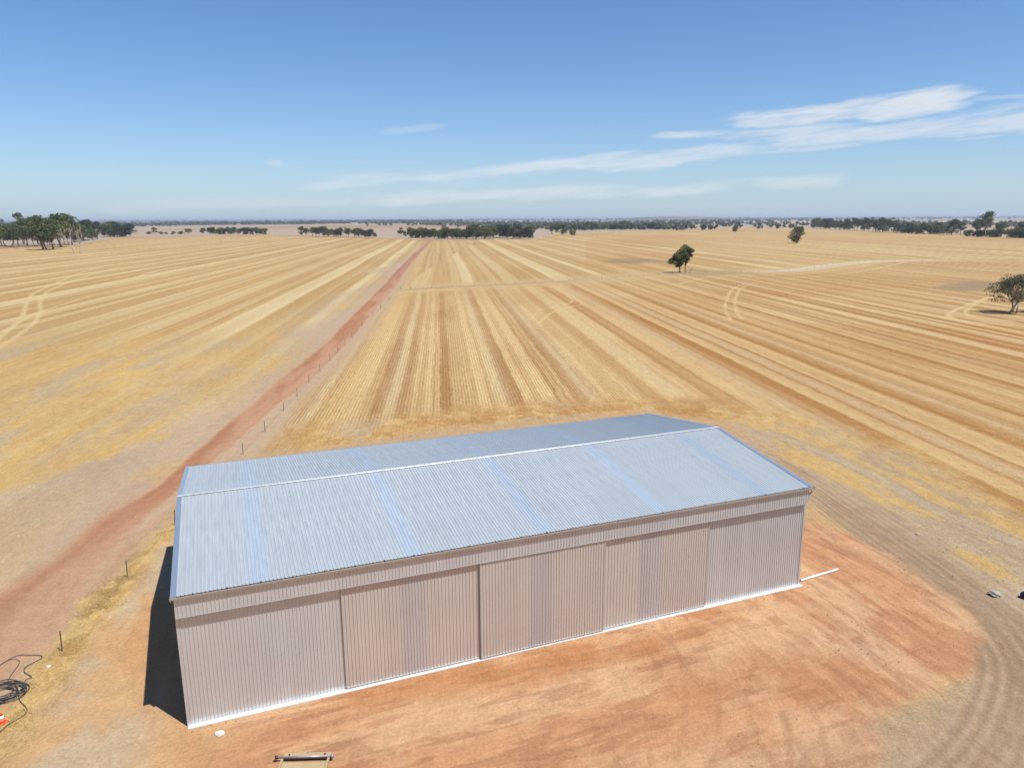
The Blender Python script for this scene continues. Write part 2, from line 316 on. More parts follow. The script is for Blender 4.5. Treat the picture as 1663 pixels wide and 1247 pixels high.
def paint(x, y):
    n = len(x); r = np.hypot(x, y); azi = np.arctan2(x, y)
    s = x*CV - y*SV           # across the rows
    l = x*SV + y*CV           # along the rows
    xr = np.interp(y, RY, RX); redge = np.interp(azi, EAZ, ER)
    left = x < xr
    ylane = np.where(x > LX[0], np.interp(x, LX, LY), 1e9)
    beyond = y > ylane
    sw = s + .8*(fbm(x, y, 90, 2, 5)-.5)*np.clip(r/150, .3, 2)
    n60 = fbm(s*1.6, l*.5, 60, 4, 11); n15 = fbm(s*2, l*.45, 15, 4, 21); n4 = fbm(s*1.5, l*.6, 4, 3, 31); niso = fbm(x, y, 9, 5, 41)
    n200 = fbm(x, y, 220, 3, 51)
    wide = np.clip((r-120)/350, 0, 1)
    sw = sw+(.55*(fbm(x, y*.6, 2.2, 3, 401)-.5)+.5*(fbm(x, y*.3, 14, 2, 405)-.5))*ss(420, 160, r)
    cls = np.zeros(n, int)
    dsm = r*r/18660*.42*np.abs(np.sin(azi-VPAZ))+r*.002*np.abs(np.cos(azi-VPAZ))     # how finely the rows can still be told apart
    fd = lambda per, st, mean: mean+(st-mean)*ss(per*.75, per*.3, dsm)
    # left and far paddocks: broad pale header bands, thin bright lines inside
    st1 = stripes(sw, 21., 1, .27, .04); st2 = stripes(sw, 9.2, 2, .22, .06); st3 = stripes(sw, 3.1, 3, .32, .12)
    st1, st2, st3 = fd(21, st1, .22), fd(9.2, st2, .18), fd(3.1, st3, .25)
    a = over(np.tile(C(202, 163, 108), (n, 1)), C(212, 174, 120), ss(.35, .65, n60))
    a = over(a, C(196, 150, 96), ss(.55, .75, n15)*.45*(1-wide*.5))
    a = over(a, C(242, 217, 170), np.clip(st1*(.55+.5*n15)+st2*.75*(.25+.8*n60)+st3*.38*n15, 0, 1)*.95)
    a = over(a, C(206, 150, 96), ss(.45, .62, n200)*.30*(azi > .1))
    # left paddock close to the yard: yellow trash over grey soil
    nearl = ss(150, 75, l-60+60*(n60-.5))*left
    al = over(np.tile(C(216, 178, 118), (n, 1)), C(230, 192, 122), ss(.35, .7, n15))
    al = over(al, C(234, 204, 150), np.clip(st2*.5+st3*.4, 0, 1)*(.3+.7*n60))
    al = over(al, C(204, 180, 154), ss(.48, .62, fbm(s*2.6, l*.42, 11, 6, 61, .6))*.75)
    al = over(al, C(208, 160, 104), ss(.58, .75, n4)*.35)
    a = over(a, al, nearl*.9)
    # near right paddock: tighter bands, browner soil, grey to the right
    t1 = stripes(sw, 9.6, 7, .36, .05); t2 = stripes(sw, 3.25, 8, .33, .08); t4 = stripes(sw, 5.1, 17, .22, .08)
    b = over(np.tile(C(186, 140, 90), (n, 1)), C(201, 157, 107), ss(.35, .65, n60))
    b = over(b, C(178, 130, 80), ss(.52, .7, fbm(s*1.2, l*.35, 9, 5, 411, .65))*.5)
    rus = ss(.50, .66, fbm(s, l, 70, 3, 71)+.10*ss(0, 90, s)-.05)
    b = over(b, C(184, 126, 66), rus*.75*ss(10, 60, s))
    b = over(b, C(186, 158, 122), ss(.48, .66, fbm(s, l*.6, 90, 3, 81))*.8*ss(150, 260, l))
    b = over(b, C(236, 202, 150), np.clip(t1*(.5+.6*n15)+t2*(.50+.35*ss(60, 10, s))*(.35+.9*n15)+t4*.8*(.3+n15)+.10*n4, 0, 1)*np.clip(1.0-.2*rus, 0, 1))
    b = over(b, C(232, 208, 168), stripes(sw, 13., 9, .10, .3)*.7)
    farnear = ss(190, 300, l); b = over(b, C(208, 172, 118), farnear*.35)
    c = np.where((left | beyond)[:, None], a, b)
    rows = np.where(left | beyond, .25*(1-nearl), 1.)*ss(330, 180, r)
    straw = np.ones(n)
    cls[:] = np.where(left, 0, np.where(beyond, 2, 1))
    # headland of trampled straw round the shed
    d = sdist(x, y, STRAW_NEAR); m = ss(7, -5, d+14*(niso-.5))*(~left)
    hb = over(np.tile(C(222, 180, 120), (n, 1)), C(200, 150, 94), ss(.46, .60, fbm(x, y, 2.6, 6, 91, .7))*.75)
    hb = over(hb, C(236, 204, 146), ss(.52, .62, fbm(x, y, 1.6, 5, 93, .7))*.7)
    hb = over(hb, C(190, 136, 80), ss(.54, .62, fbm(s*1.4, l*.7, 8, 5, 95, .65))*.6)
    hb = over(hb, C(206, 182, 152), ss(.55, .63, fbm(x, y, 7, 6, 101, .65))*.7)
    c = over(c, hb, m); rows = rows*(1-m*.85)
    # strip between the road fence and the crop
    xf = np.interp(y, FY, FX); ylf = (y < LY[0]) & (y > FY[0]-6)
    mm = ss(.6, -.6, x-xf+1.4*(niso-.5))*ylf*(~left); c = over(c, C(214, 186, 156), mm); straw *= 1-mm*.8; rows *= 1-mm
    mm = np.exp(-((x-xf-.5)/.9)**2)*ylf*(~left)*ss(90, 60, y); c = over(c, C(196, 146, 84), mm*.6)
    mm = np.exp(-((x-xf-5)/2.)**2)*ylf*(~left)*.4; c = over(c, C(226, 186, 122), mm)
    # bare soil left of the road and by it
    d = sdist(x, y, BARE_L); m = ss(16, -12, d+44*(fbm(s*2.2, l*.6, 26, 5, 111)-.5))
    bs = over(np.tile(C(207, 183, 156), (n, 1)), C(220, 192, 160), ss(.4, .65, n15))
    bs = over(bs, C(196, 170, 146), ss(.55, .72, fbm(s*2, l*.6, 8, 4, 121))*.5)
    ty = ss(.60, .70, fbm(s*1.6, l*.8, 12, 5, 131)-.0016*np.clip(-d, 0, 60)+.012)
    bs = over(bs, C(228, 188, 116), ty*.85)
    m = m*left; c = over(c, bs, m); rows *= 1-m; straw *= 1-m*.7
    # yard: right of the shed, beige soil with straw left lying
    d = sdist(x, y, LAWN); m = ss(4, -6, d+12*(niso-.5))*(~left)
    ys = over(np.tile(C(206, 180, 150), (n, 1)), C(190, 164, 136), ss(.45, .65, n15)*.6)
    u_, v_ = x+.25*y, y
    ys = over(ys, C(226, 188, 122), ss(.50, .58, fbm(u_*2.6, v_*.7, 4.5, 6, 141, .68)-.004*np.clip(55-y, -10, 40))*.9)
    c = over(c, ys, m); rows *= 1-m; straw *= 1-m*.45
    # the shed site
    d = sdist(x, y, BACKPAD); m = ss(1.5, -1., d+3*(niso-.5))
    c = over(c, C(214, 178, 138), m); rows *= 1-m; straw *= 1-m*.6
    # road shoulders and road
    dr, ar = pdist(x, y, ROAD)
    wr = np.interp(y, np.array([(a_[1]+b_[1])/2 for a_, b_ in zip(ROAD_L, ROAD_R)])[::-1], np.array(ROAD_W)[::-1])
    sgn = np.where(left, -1., 1.)
    sh = ss(wr+6+4*ss(120, 40, y), wr+.5, dr+3.5*(niso-.5))*ss(700, 200, y)
    c = over(c, over(np.tile(C(219, 188, 158), (n, 1)), C(206, 170, 140), n15*.6), sh*np.where(left, .55, .95)*(1-m)); rows *= 1-sh
    straw *= 1-sh*.8
    nr = fbm(x, y, 3, 4, 151); wk = wr*(1+.22*ss(80, 45, y))+.7*(nr-.5)
    rd = ss(wk+.35+1.7*ss(70, 30, y), wk-.35-1.2*ss(70, 30, y), dr)
    rc = over(np.tile(C(207, 153, 119), (n, 1)), C(190, 133, 101), np.exp(-((dr*sgn+wr*.55)/(wr*.25+.2))**2)*.75)
    rc = over(rc, C(190, 134, 104), np.exp(-((dr*sgn-wr*.15)/(wr*.18+.2))**2)*.6)
    rc = over(rc, C(224, 180, 150), ss(.42, .68, fbm(s*2.5, l*.4, 7, 4, 161))*.55)
    rc = over(rc, C(194, 144, 126), ss(180, 420, y)*.55)
    c = over(c, rc, rd*(1-.25*ss(70, 30, y))); cls = np.where(dr < wr+.3, 3, cls); rows *= 1-rd; straw *= 1-rd
    for off, wd, al_ in ((wr*1.5+1, .7, .4), (wr*1.5+2.6, .5, .3)):
        mm = np.exp(-((dr*sgn-off)/wd)**2)*ss(95, 40, y)*al_*(.5+n4); c = over(c, C(206, 152, 122), np.clip(mm, 0, 1))
    # the cross lane and its fence line
    dl, alg = pdist(x, y, LANE)
    ml = ss(5.5, 1.8, dl+3*(niso-.5))*(x > LX[0]-2); c = over(c, C(212, 184, 150), ml*.8); rows *= 1-ml
    ml2 = ss(24, 8, dl+8*(niso-.5))*(x > LX[0]+3); c = over(c, C(224, 190, 138), ml2*.65*(1-ml))
    wl = ss(95, 140, x)*ss(300, 220, x); c = over(c, C(236, 220, 196), ss(7.5, 3.5, dl)*wl*.95)
    dk = np.exp(-((y-ylane+2.2)/1.2)**2)*(x > LX[0]+4)*ss(.35, .6, n60); c = over(c, C(150, 128, 104), dk*.55)
    cls = np.where((dl < 3.2) & (x > LX[0]), 4, cls)
    # wheel marks over the stubble
    for P, wd in CURVES:
        Q = S2(P, 3); xs = [p[0] for p in Q]; ysq = [p[1] for p in Q]
        bb = (x > min(xs)-6) & (x < max(xs)+6) & (y > min(ysq)-6) & (y < max(ysq)+6)
        if bb.any():
            dd, _ = pdist(x[bb], y[bb], Q); k_ = ss(wd*.9, wd*.25, dd)*.85*(.4+.9*n4[bb]); c[bb] = over(c[bb], C(240, 212, 160), np.clip(k_, 0, 1))
    for P, sf, col, al_ in GREYS+PALES[:3]:
        dd = sdist(x, y, P); c = over(c, C(*col), ss(sf*1.3, -sf*1.3, dd+sf*5*(fbm(x, y, max(3, sf*1.5), 5, 171, .65)-.5))*al_*np.where(al_ > .95, 1, .8))
    # pad of orange fill
    d = sdist(x, y, PAD); nz = fbm(x, y, 5, 5, 181)
    m = ss(.9, -.9, d+3.2*(nz-.5))
    p_, q_ = x*math.cos(TH)+y*math.sin(TH), -x*math.sin(TH)+y*math.cos(TH)
    rx_ = ss(12, 26, x); pa, qa = np.where(rx_ > .5, x*.70-y*.72, p_), np.where(rx_ > .5, x*.72+y*.70, q_)
    ax_, ay_ = x+.33*y, y-.33*x; mxr = ss(12, 22, x+.2*(y-40))
    bl = lambda per, o_, sd, e_=.45, f_=1.7: fbm(p_*e_, q_*f_, per, o_, sd)*(1-mxr)+fbm(ax_*f_, ay_*e_, per, o_, sd+500)*mxr
    g1 = bl(7, 5, 191); g2 = bl(2.2, 5, 201, .5, 1.9); g3 = fbm(x, y, 3., 5, 211)
    pc = over(np.tile(C(229, 171, 129), (n, 1)), C(236, 188, 147), ss(.40, .58, g1))
    pc = over(pc, C(216, 156, 116), ss(.50, .62, bl(5, 7, 221, .5, 1.6))*.65)
    pc = over(pc, C(198, 140, 106), ss(.57, .66, g2)*.45)
    pc = over(pc, C(176, 120, 90), ss(.58, .64, bl(1.1, 5, 431, .35, 2.2))*.35)
    pc = over(pc, C(238, 192, 150), ss(.60, .74, g3)*.45)
    lf = ss(-13, -19, p_-(-4)); lf = ss(-12.5, -17, x+.15*(y-30))
    pl = over(np.tile(C(232, 189, 141), (n, 1)), C(222, 197, 166), ss(.42, .6, fbm(x*1.5+y*.4, y*.35-x*.3, 5, 4, 231)))
    pl = over(pl, C(224, 168, 120), ss(.55, .7, fbm(x*1.6+y*.6, y*.4, 4, 4, 241))*.5)
    pc = over(pc, pl, lf*.85)
    c = over(c, pc, m); rows *= 1-m; straw *= 1-m; cls = np.where(d < 0, 5, cls)
    for P, sf, col, al_ in PALES[3:]+DARKS+PALES[:2]:
        dd = sdist(x, y, P); c = over(c, C(*col), ss(sf, -sf, dd+sf*2.6*(g3-.5)+sf*1.6*(g2-.5))*al_*.85)
    # looping track of grey-brown soil with ruts
    east = (~left) & (y > 8)
    bt = over(np.tile(C(200, 171, 141), (n, 1)), C(186, 156, 128), ss(.4, .65, fbm(x, y, 6, 4, 251)))
    bx_ = inside(x, y, [(19.02, 33.54), (20.04, 34.27), (23.37, 35.81), (27.05, 37.78), (32.95, 43.47), (33.73, 36.85), (24.2, 22.01), (6.58, 19.86), (15.77, 28.3), (17.91, 31.26), (18.0, 33.06)])
    d3 = np.where(bx_, 1., 0.)*ss(-.5, 1.2, d+3.2*(nz-.5)); c = over(c, bt, d3*.9); rows *= (1-d3)*np.where(left, 1., ss(38, 55, y))
    for P, hw, al_ in ((LOOP, 2.2, .8), (LOOP2, 1.6, .45)):
        dd, aa = pdist(x, y, P); mm = ss(hw+1, hw-.8, dd+1.6*(niso-.5))*east*(1-.9*ss(-.2, -1.5, d+2.2*(nz-.5)))*ss(-2, 5, p_-0*p_-(5)); mm = mm*ss(0, 10, aa)
        c = over(c, bt, mm*al_)
        for rut in (.25, .95, 1.7):
            k_ = np.exp(-((dd-rut-.25*(niso-.5))/.24)**2)*mm*(.55+.6*fbm(aa, aa*0, 12, 2, 261)); c = over(c, C(166, 140, 115), np.clip(k_, 0, 1)*.6)
            k_ = np.exp(-((dd-rut-.45)/.16)**2)*mm; c = over(c, C(220, 194, 166), np.clip(k_, 0, 1)*.35)
        cls = np.where((dd < hw) & east & (d > 0) & (aa > 12), 6, cls); straw *= 1-mm
    for P, al_ in ((TRACK3, .8), (TRACK4, .55)):
        dd, aa = pdist(x, y, P); mm = ss(1.5, .5, dd+1.5*(niso-.5))*al_*ss(0, 8, aa)*(d > 0)*(.5+.7*n15); c = over(c, C(208, 184, 156), np.clip(mm, 0, 1)*.9)
        k_ = np.exp(-((dd-.9)/.18)**2)*al_*(d > 0); c = over(c, C(178, 150, 122), k_*.5)
    # faint wheel arcs over pad and yard
    rg = random.Random(5)
    for i in range(26):
        cx, cy = rg.uniform(4, 34), rg.uniform(14, 48); a0 = rg.uniform(0, 6.28); rad_ = rg.uniform(6, 22); le = rg.uniform(.4, 1.3)
        P = [(cx+rad_*(math.cos(a0+le*k/6)-1), cy+rad_*math.sin(a0+le*k/6)) for k in range(7)]
        for of in (0, 1.7):
            Q = [(px+of*math.cos(a0+le*k/6), py+of*math.sin(a0+le*k/6)) for k, (px, py) in enumerate(P)]
            xs = [p[0] for p in Q]; ysq = [p[1] for p in Q]
            bb = (x > min(xs)-1) & (x < max(xs)+1) & (y > min(ysq)-1) & (y < max(ysq)+1)
            if bb.any():
                dd, aa = pdist(x[bb], y[bb], Q); k_ = ss(.26, .1, dd)*.22*(m[bb]+.5*d3[bb]).clip(0, 1)*(.2+1.1*n4[bb])
                c[bb] = over(c[bb], C(176, 128, 96), np.clip(k_, 0, 1))
    # verge of dry grass
    dv, av = pdist(x, y, VERGE); mv = ss(1.7, .5, dv+2.6*(fbm(x, y, 2.0, 5, 271)-.5))*ss(0, 3, av)
    vc = over(np.tile(C(232, 196, 132), (n, 1)), C(206, 162, 102), ss(.5, .7, fbm(x, y, .9, 4, 281))*.6)
    c = over(c, vc, mv*.9); straw = np.maximum(straw, mv); cls = np.where(dv < 1.6, 7, cls)
    # beyond the paddocks
    mf = ss(-1, 1, (r-redge)/(redge*.01))
    f1 = fbm(x, y*.35, 1500, 4, 291); f2 = fbm(x, y*.3, 700, 3, 301)
    fc = np.tile(C(204, 184, 166), (n, 1))
    fc = over(fc, C(198, 164, 126), ss(.5, .6, f1)*ss(1500, 3500, r))
    fc = over(fc, C(150, 142, 112), ss(.56, .62, f2)*ss(3200, 5000, r)*.8)
    fc = over(fc, C(214, 186, 150), ss(.42, .36, f2)*ss(3200, 5000, r)*.7)
    c = over(c, fc, mf); rows *= 1-mf; straw *= 1-mf; cls = np.where(r > redge, 8, cls)
    em = np.exp(-((r-redge*.965)/(redge*.03))**2)*ss(-.68, -.6, azi)*ss(0., -.12, azi); c = over(c, C(200, 156, 108), em*.75)
    return c, rows, straw, cls

# ------------------------------------------------------------------ ground
gm = bpy.data.materials.new('ground_soil_and_straw'); gm.use_nodes = True
q = NT(gm.node_tree); p = q.n['Principled BSDF']
at = q.new('ShaderNodeAttribute', attribute_name='tint'); ar_ = q.new('ShaderNodeAttribute', attribute_name='rows'); as_ = q.new('ShaderNodeAttribute', attribute_name='straw')
geo = q.new('ShaderNodeNewGeometry'); pos = geo.outputs['Position']
sp_ = q.new('ShaderNodeSeparateXYZ'); q.l.new(pos, sp_.inputs[0])
s_ = q.m('SUBTRACT', q.m('MULTIPLY', sp_.outputs[0], CV), q.m('MULTIPLY', sp_.outputs[1], SV))
l_ = q.m('ADD', q.m('MULTIPLY', sp_.outputs[0], SV), q.m('MULTIPLY', sp_.outputs[1], CV))
fine = q.noise(pos, 5., 6, .72); mid = q.noise(pos, .9, 5, .65); grit = q.noise(pos, 26., 3, .6)
along = q.noise(q.xyz(q.m('MULTIPLY', s_, 2.2), q.m('MULTIPLY', l_, .22)), 1.4, 5, .65)
f1 = q.rng(fine, .30, .70, .70, 1.28); f2 = q.rng(mid, .3, .7, .90, 1.10); f3 = q.rng(along, .3, .7, .86, 1.14); f4 = q.rng(grit, .25, .75, .84, 1.16)
sa = as_.outputs['Fac']
f14 = q.m('ADD', q.m('MULTIPLY', q.m('SUBTRACT', q.m('MULTIPLY', f1, f4), 1.), q.m('MULTIPLY_ADD', sa, .45, .55)), 1.)
mul = q.m('MULTIPLY', f14, f2)
mul = q.m('MULTIPLY', mul, q.m('ADD', q.m('MULTIPLY', q.m('SUBTRACT', f3, 1.), q.m('MULTIPLY_ADD', sa, .7, .3)), 1.))
bare = q.m('SUBTRACT', 1., sa, clamp=True)
p1 = q.m('ADD', q.m('MULTIPLY', sp_.outputs[0], math.cos(TH)), q.m('MULTIPLY', sp_.outputs[1], math.sin(TH)))
q1 = q.m('SUBTRACT', q.m('MULTIPLY', sp_.outputs[1], math.cos(TH)), q.m('MULTIPLY', sp_.outputs[0], math.sin(TH)))
p2 = q.m('ADD', sp_.outputs[0], q.m('MULTIPLY', sp_.outputs[1], .33)); q2 = q.m('SUBTRACT', sp_.outputs[1], q.m('MULTIPLY', sp_.outputs[0], .33))
sA = q.noise(q.xyz(q.m('MULTIPLY', p1, .28), q.m('MULTIPLY', q1, 1.9)), 1.3, 7, .68)
sB = q.noise(q.xyz(q.m('MULTIPLY', p2, 1.9), q.m('MULTIPLY', q2, .28), 4.), 1.3, 7, .68)
wAB = q.rng(q.m('ADD', sp_.outputs[0], q.m('MULTIPLY', sp_.outputs[1], .2)), 14., 28.)
sAB = q.m('ADD', q.m('MULTIPLY', sA, q.m('SUBTRACT', 1., wAB)), q.m('MULTIPLY', sB, wAB))
scr = q.m('ADD', q.rng(sAB, .34, .62, .92, 1.06), q.m('MULTIPLY', q.rng(q.m('ABSOLUTE', q.m('SUBTRACT', sAB, .5)), 0., .010, 1., 0.), -.10))
scr = q.m('ADD', q.m('MULTIPLY', q.m('SUBTRACT', scr, 1.), q.rng(sp_.outputs[0], -24., -14., .0, 1.)), 1.)
mul = q.m('MULTIPLY', mul, q.m('ADD', q.m('MULTIPLY', q.m('SUBTRACT', scr, 1.), bare), 1.))
row = q.m('SINE', q.m('ADD', q.m('MULTIPLY', s_, 2*math.pi/.46), q.m('MULTIPLY', mid, 3.)))
rowf = q.m('MULTIPLY', q.m('MULTIPLY', row, ar_.outputs['Fac']), q.rng(q.noise(pos, .12, 3), .35, .6, .02, .22))
mul = q.m('MULTIPLY', mul, q.m('ADD', rowf, 1.))
sc_ = q.new('ShaderNodeCombineColor'); 
for i in range(3): q.l.new(mul, sc_.inputs[i])
c1 = q.mix(1., at.outputs['Color'], sc_.outputs[0], 'MULTIPLY')
clump = q.noise(q.xyz(q.m('MULTIPLY', s_, 1.6), q.m('MULTIPLY', l_, .7)), 1.1, 7, .75)
speck = q.m('MULTIPLY', q.m('MAXIMUM', q.rng(q.noise(pos, 9., 4, .8), .55, .66), q.rng(clump, .55, .64)), q.m('MULTIPLY', sa, .5))
c2 = q.mix(speck, c1, tuple(alb(240, 205, 140))+(1,))
dsp = q.m('MULTIPLY', q.m('MAXIMUM', q.rng(q.noise(pos, 2.3, 6, .8), .58, .68), q.rng(clump, .44, .36)), q.m('MULTIPLY_ADD', sa, .28, .12))
c3 = q.mix(dsp, c2, tuple(alb(168, 122, 78))+(1,))
q.l.new(c3, p.inputs['Base Color']); p.inputs['Roughness'].default_value = .95; p.inputs['Specular IOR Level'].default_value = .1
bn = q.new('ShaderNodeBump'); bn.inputs['Strength'].default_value = .6; bn.inputs['Distance'].default_value = .12
hh = q.m('ADD', q.m('MULTIPLY', fine, 1.), q.m('MULTIPLY', q.noise(pos, 1.6, 6, .65), 1.3))
q.l.new(hh, bn.inputs['Height']); q.l.new(bn.outputs[0], p.inputs['Normal'])

def relief(x, y):
    r = np.hypot(x, y)
    z = .10*(fbm(x, y, 7, 3, 311)-.5)*ss(400, 60, r)
    d = pdist(x, y, [(A0[0], A0[1]), (A0[0]+D1.x*40, A0[1]+D1.y*40), (A0[0]+D1.x*40+D2.x*20.8, A0[1]+D1.y*40+D2.y*20.8), (A0[0]+D2.x*20.8, A0[1]+D2.y*20.8)], True)[0]
    ins = inside(x, y, [(A0[0], A0[1]), (A0[0]+D1.x*40, A0[1]+D1.y*40), (A0[0]+D1.x*40+D2.x*20.8, A0[1]+D1.y*40+D2.y*20.8), (A0[0]+D2.x*20.8, A0[1]+D2.y*20.8)])
    return np.where(ins, -.03, z*ss(.3, 3., d)-.01)
A0 = (-16.785, 32.999)

NAMES = ['stubble_field', 'stubble_field', 'stubble_field', 'dirt_road', 'farm_lane', 'earth_pad', 'wheel_track', 'grass_verge', 'plain']
def polar(azs, rs):
    A_, R_ = np.meshgrid(azs, rs); x = (R_*np.sin(A_)).ravel(); y = (R_*np.cos(A_)).ravel()
    na, nr_ = len(azs), len(rs); i = np.arange((nr_-1)*(na-1)); a = (i//(na-1))*na + i % (na-1)
    return x, y, np.stack([a, a+1, a+na+1, a+na], 1)
def build_ground(azs, rs, z0=0., only=None):
    x, y, Q = polar(azs, rs); c, rows, straw, cls = paint(x, y); z = relief(x, y)+z0
    Al = np.clip(c/ILL, .01, .92)
    V = np.stack([x, y, z], 1); fc = cls[Q[:, 0]] if only is None else np.full(len(Q), only)
    for k in np.unique(fc):
        Fk = Q[fc == k]; u, inv = np.unique(Fk, return_inverse=True)
        me = npmesh(NAMES[k], V[u], inv.reshape(Fk.shape), True)
        ca = me.color_attributes.new('tint', 'FLOAT_COLOR', 'POINT'); ca.data.foreach_set('color', np.concatenate([Al[u], np.ones((len(u), 1))], 1).astype(np.float32).ravel())
        for nm, arr in (('rows', rows), ('straw', straw)):
            aa = me.attributes.new(nm, 'FLOAT', 'POINT'); aa.data.foreach_set('value', arr[u].astype(np.float32))
        o = link(NAMES[k] if only is None else 'ground', me, None, gm); o['kind'] = 'structure'
HALF = R(50)
azs = np.linspace(-HALF, HALF, 880); hy = 18660.   # rings spaced finer close by
rs = np.concatenate([np.linspace(17, 27.6, 20), hy/np.arange(hy/28., hy/130., -.75), hy/np.arange(hy/130., 2.2, -.42), 8600*(45000/8600)**np.linspace(0, 1, 24)])
build_ground(azs, rs)
az_out = np.linspace(HALF, 2*math.pi-HALF, 90); rs_out = np.concatenate([17*(45000/17)**(np.linspace(0, 1, 80))])
build_ground(az_out, rs_out, 0., 8)
build_ground(np.linspace(0, 2*math.pi, 120), np.linspace(.01, 17, 25), 0., 8)

# ------------------------------------------------------------------ materials of the shed
def metal(name, base, rough, met, warm=0., streak=.06):
    m = bpy.data.materials.new(name); m.use_nodes = True; q = NT(m.node_tree); p = q.n['Principled BSDF']
    tcn = q.new('ShaderNodeTexCoord'); ob = q.new('ShaderNodeObjectInfo')
    mp = q.new('ShaderNodeMapping'); q.l.new(tcn.outputs['Object'], mp.inputs[0]); mp.inputs['Scale'].default_value = (1., .15, .15)
    geo = q.new('ShaderNodeNewGeometry')
    f = q.noise(geo.outputs['Position'], .35, 4, .6); g = q.noise(mp.outputs[0], 3.5, 5, .65)
    k = q.m('ADD', q.m('MULTIPLY', q.m('SUBTRACT', f, .5), streak*2.4), q.m('ADD', q.m('MULTIPLY', q.m('SUBTRACT', g, .5), streak*1.6), q.m('MULTIPLY', q.m('SUBTRACT', ob.outputs['Random'], .5), streak)))
    k = q.m('ADD', k, 1.); cc = q.new('ShaderNodeCombineColor')
    for i in range(3): q.put(cc.inputs[i], q.m('MULTIPLY', k, base[i]))
    q.l.new(cc.outputs[0], p.inputs['Base Color']); q.put(p.inputs['Roughness'], q.rng(g, .3, .7, rough*.88, rough*1.12)); p.inputs['Metallic'].default_value = met
    return m
M_ROOF = metal('zinc_roof_sheet', (.535, .57, .575), .52, .70, streak=.035)
M_WALL = metal('zinc_wall_sheet', (.545, .555, .57), .30, .54)
M_DOOR = metal('zinc_door_sheet', (.54, .505, .46), .38, .48)
M_DSKY = metal('translucent_door_sheet', (.49, .475, .478), .36, .50)
M_SKYL = metal('translucent_roof_sheet', (.50, .562, .61), .48, .64)
M_CAP = metal('bright_flashing', (.48, .51, .52), .38, .5, streak=.03)
M_GUT = metal('gutter_zinc', (.50, .51, .49), .35, .55)
M_BARGE = metal('barge_flashing', (.40, .47, .54), .32, .7)
M_DARK = mat('dark_steel', (.03, .03, .03), .5, .3)
M_CONC = mat('pale_concrete', (.56, .56, .545), .8, col2=(.47, .43, .39), vscale=2.5, bump=.2)

# ------------------------------------------------------------------ shed  (u along the front, v back, z up)
LEN, HE, HR, VR = 40.0, 7.488, 8.942, 10.298
BACK = 2*VR
shed = empty('farm_shed', (A0[0], A0[1], 0), TH)
finish(shed, 'long silver ribbed-metal machinery shed with low gable roof and three sliding front doors', 'shed')
PITCHR = .1905
def ribrow(n, w=None, h=.036):
    """cross-section of a ribbed sheet with n ribs: (u, height)"""
    w = PITCHR if w is None else w
    out = []
    for k in range(n):
        a = k*w; out += [(a, 0), (a+w*.70, 0), (a+w*.77, h), (a+w*.93, h)]
    out.append((n*w, 0)); return out
def sheet_mesh(name, n, p0, p1, nrm, w=None, h=.036, th=.004):
    """ribbed sheet from line p0 (v,z) to line p1 (v,z), ribs rising along nrm (v,z)"""
    pr = ribrow(n, w, h); V = []; Fs = []
    for (v, z) in (p0, p1):
        for (u, hh) in pr: V.append((u, v+nrm[0]*hh, z+nrm[1]*hh))
    for (v, z) in (p0, p1):
        for (u, hh) in pr: V.append((u, v+nrm[0]*(hh-th), z+nrm[1]*(hh-th)))
    m = len(pr)
    for i in range(m-1):
        Fs.append((i, i+1, m+i+1, m+i)); Fs.append((2*m+i+1, 2*m+i, 3*m+i, 3*m+i+1))
        Fs.append((2*m+i, 2*m+i+1, i+1, i)); Fs.append((m+i, m+i+1, 3*m+i+1, 3*m+i))
    Fs.append((0, m, 3*m, 2*m)); Fs.append((m-1, 3*m-1-0, 4*m-1, 2*m-1))
    return mesh(name, V, Fs)
slope = math.atan2(HR-HE, VR)
EAVE_V = -.27
HEF = HE
nf = (-math.sin(slope), math.cos(slope)); nb = (math.sin(slope), math.cos(slope))
BAY = [4, 4, 4, 4, 3, -5, 4, 4, 4, 3, 3]
cache = {}
def place_sheets(side, par):
    u = 0.
    for bay in range(5):
        for k in BAY:
            n = abs(k); sky_ = k < 0; key = (side, n, sky_)
            if key not in cache:
                if side == 'front': me = sheet_mesh('roof_sheet', n, (EAVE_V+.06, HEF+.01), (VR-.02, HR+.0), nf)
                else: me = sheet_mesh('roof_sheet', n, (VR+.02, HR+.0), (BACK-EAVE_V-.06, HEF+.01), nb)
                me.materials.append(M_SKYL if sky_ else M_ROOF); cache[key] = me
            o = link('skylight_sheet' if sky_ else 'roof_sheet', cache[key], par, None, (u, 0, 0))
            if sky_: o['label'] = 'bluish translucent sheet'
            u += n*8./42
roof = link('roof', B().box(.05, LEN-.05, VR-.06, VR+.06, HR-.25, HR-.08).me('ridge_beam'), shed, M_DARK)
PITCHR = 8./42
place_sheets('front', roof); place_sheets('back', roof)
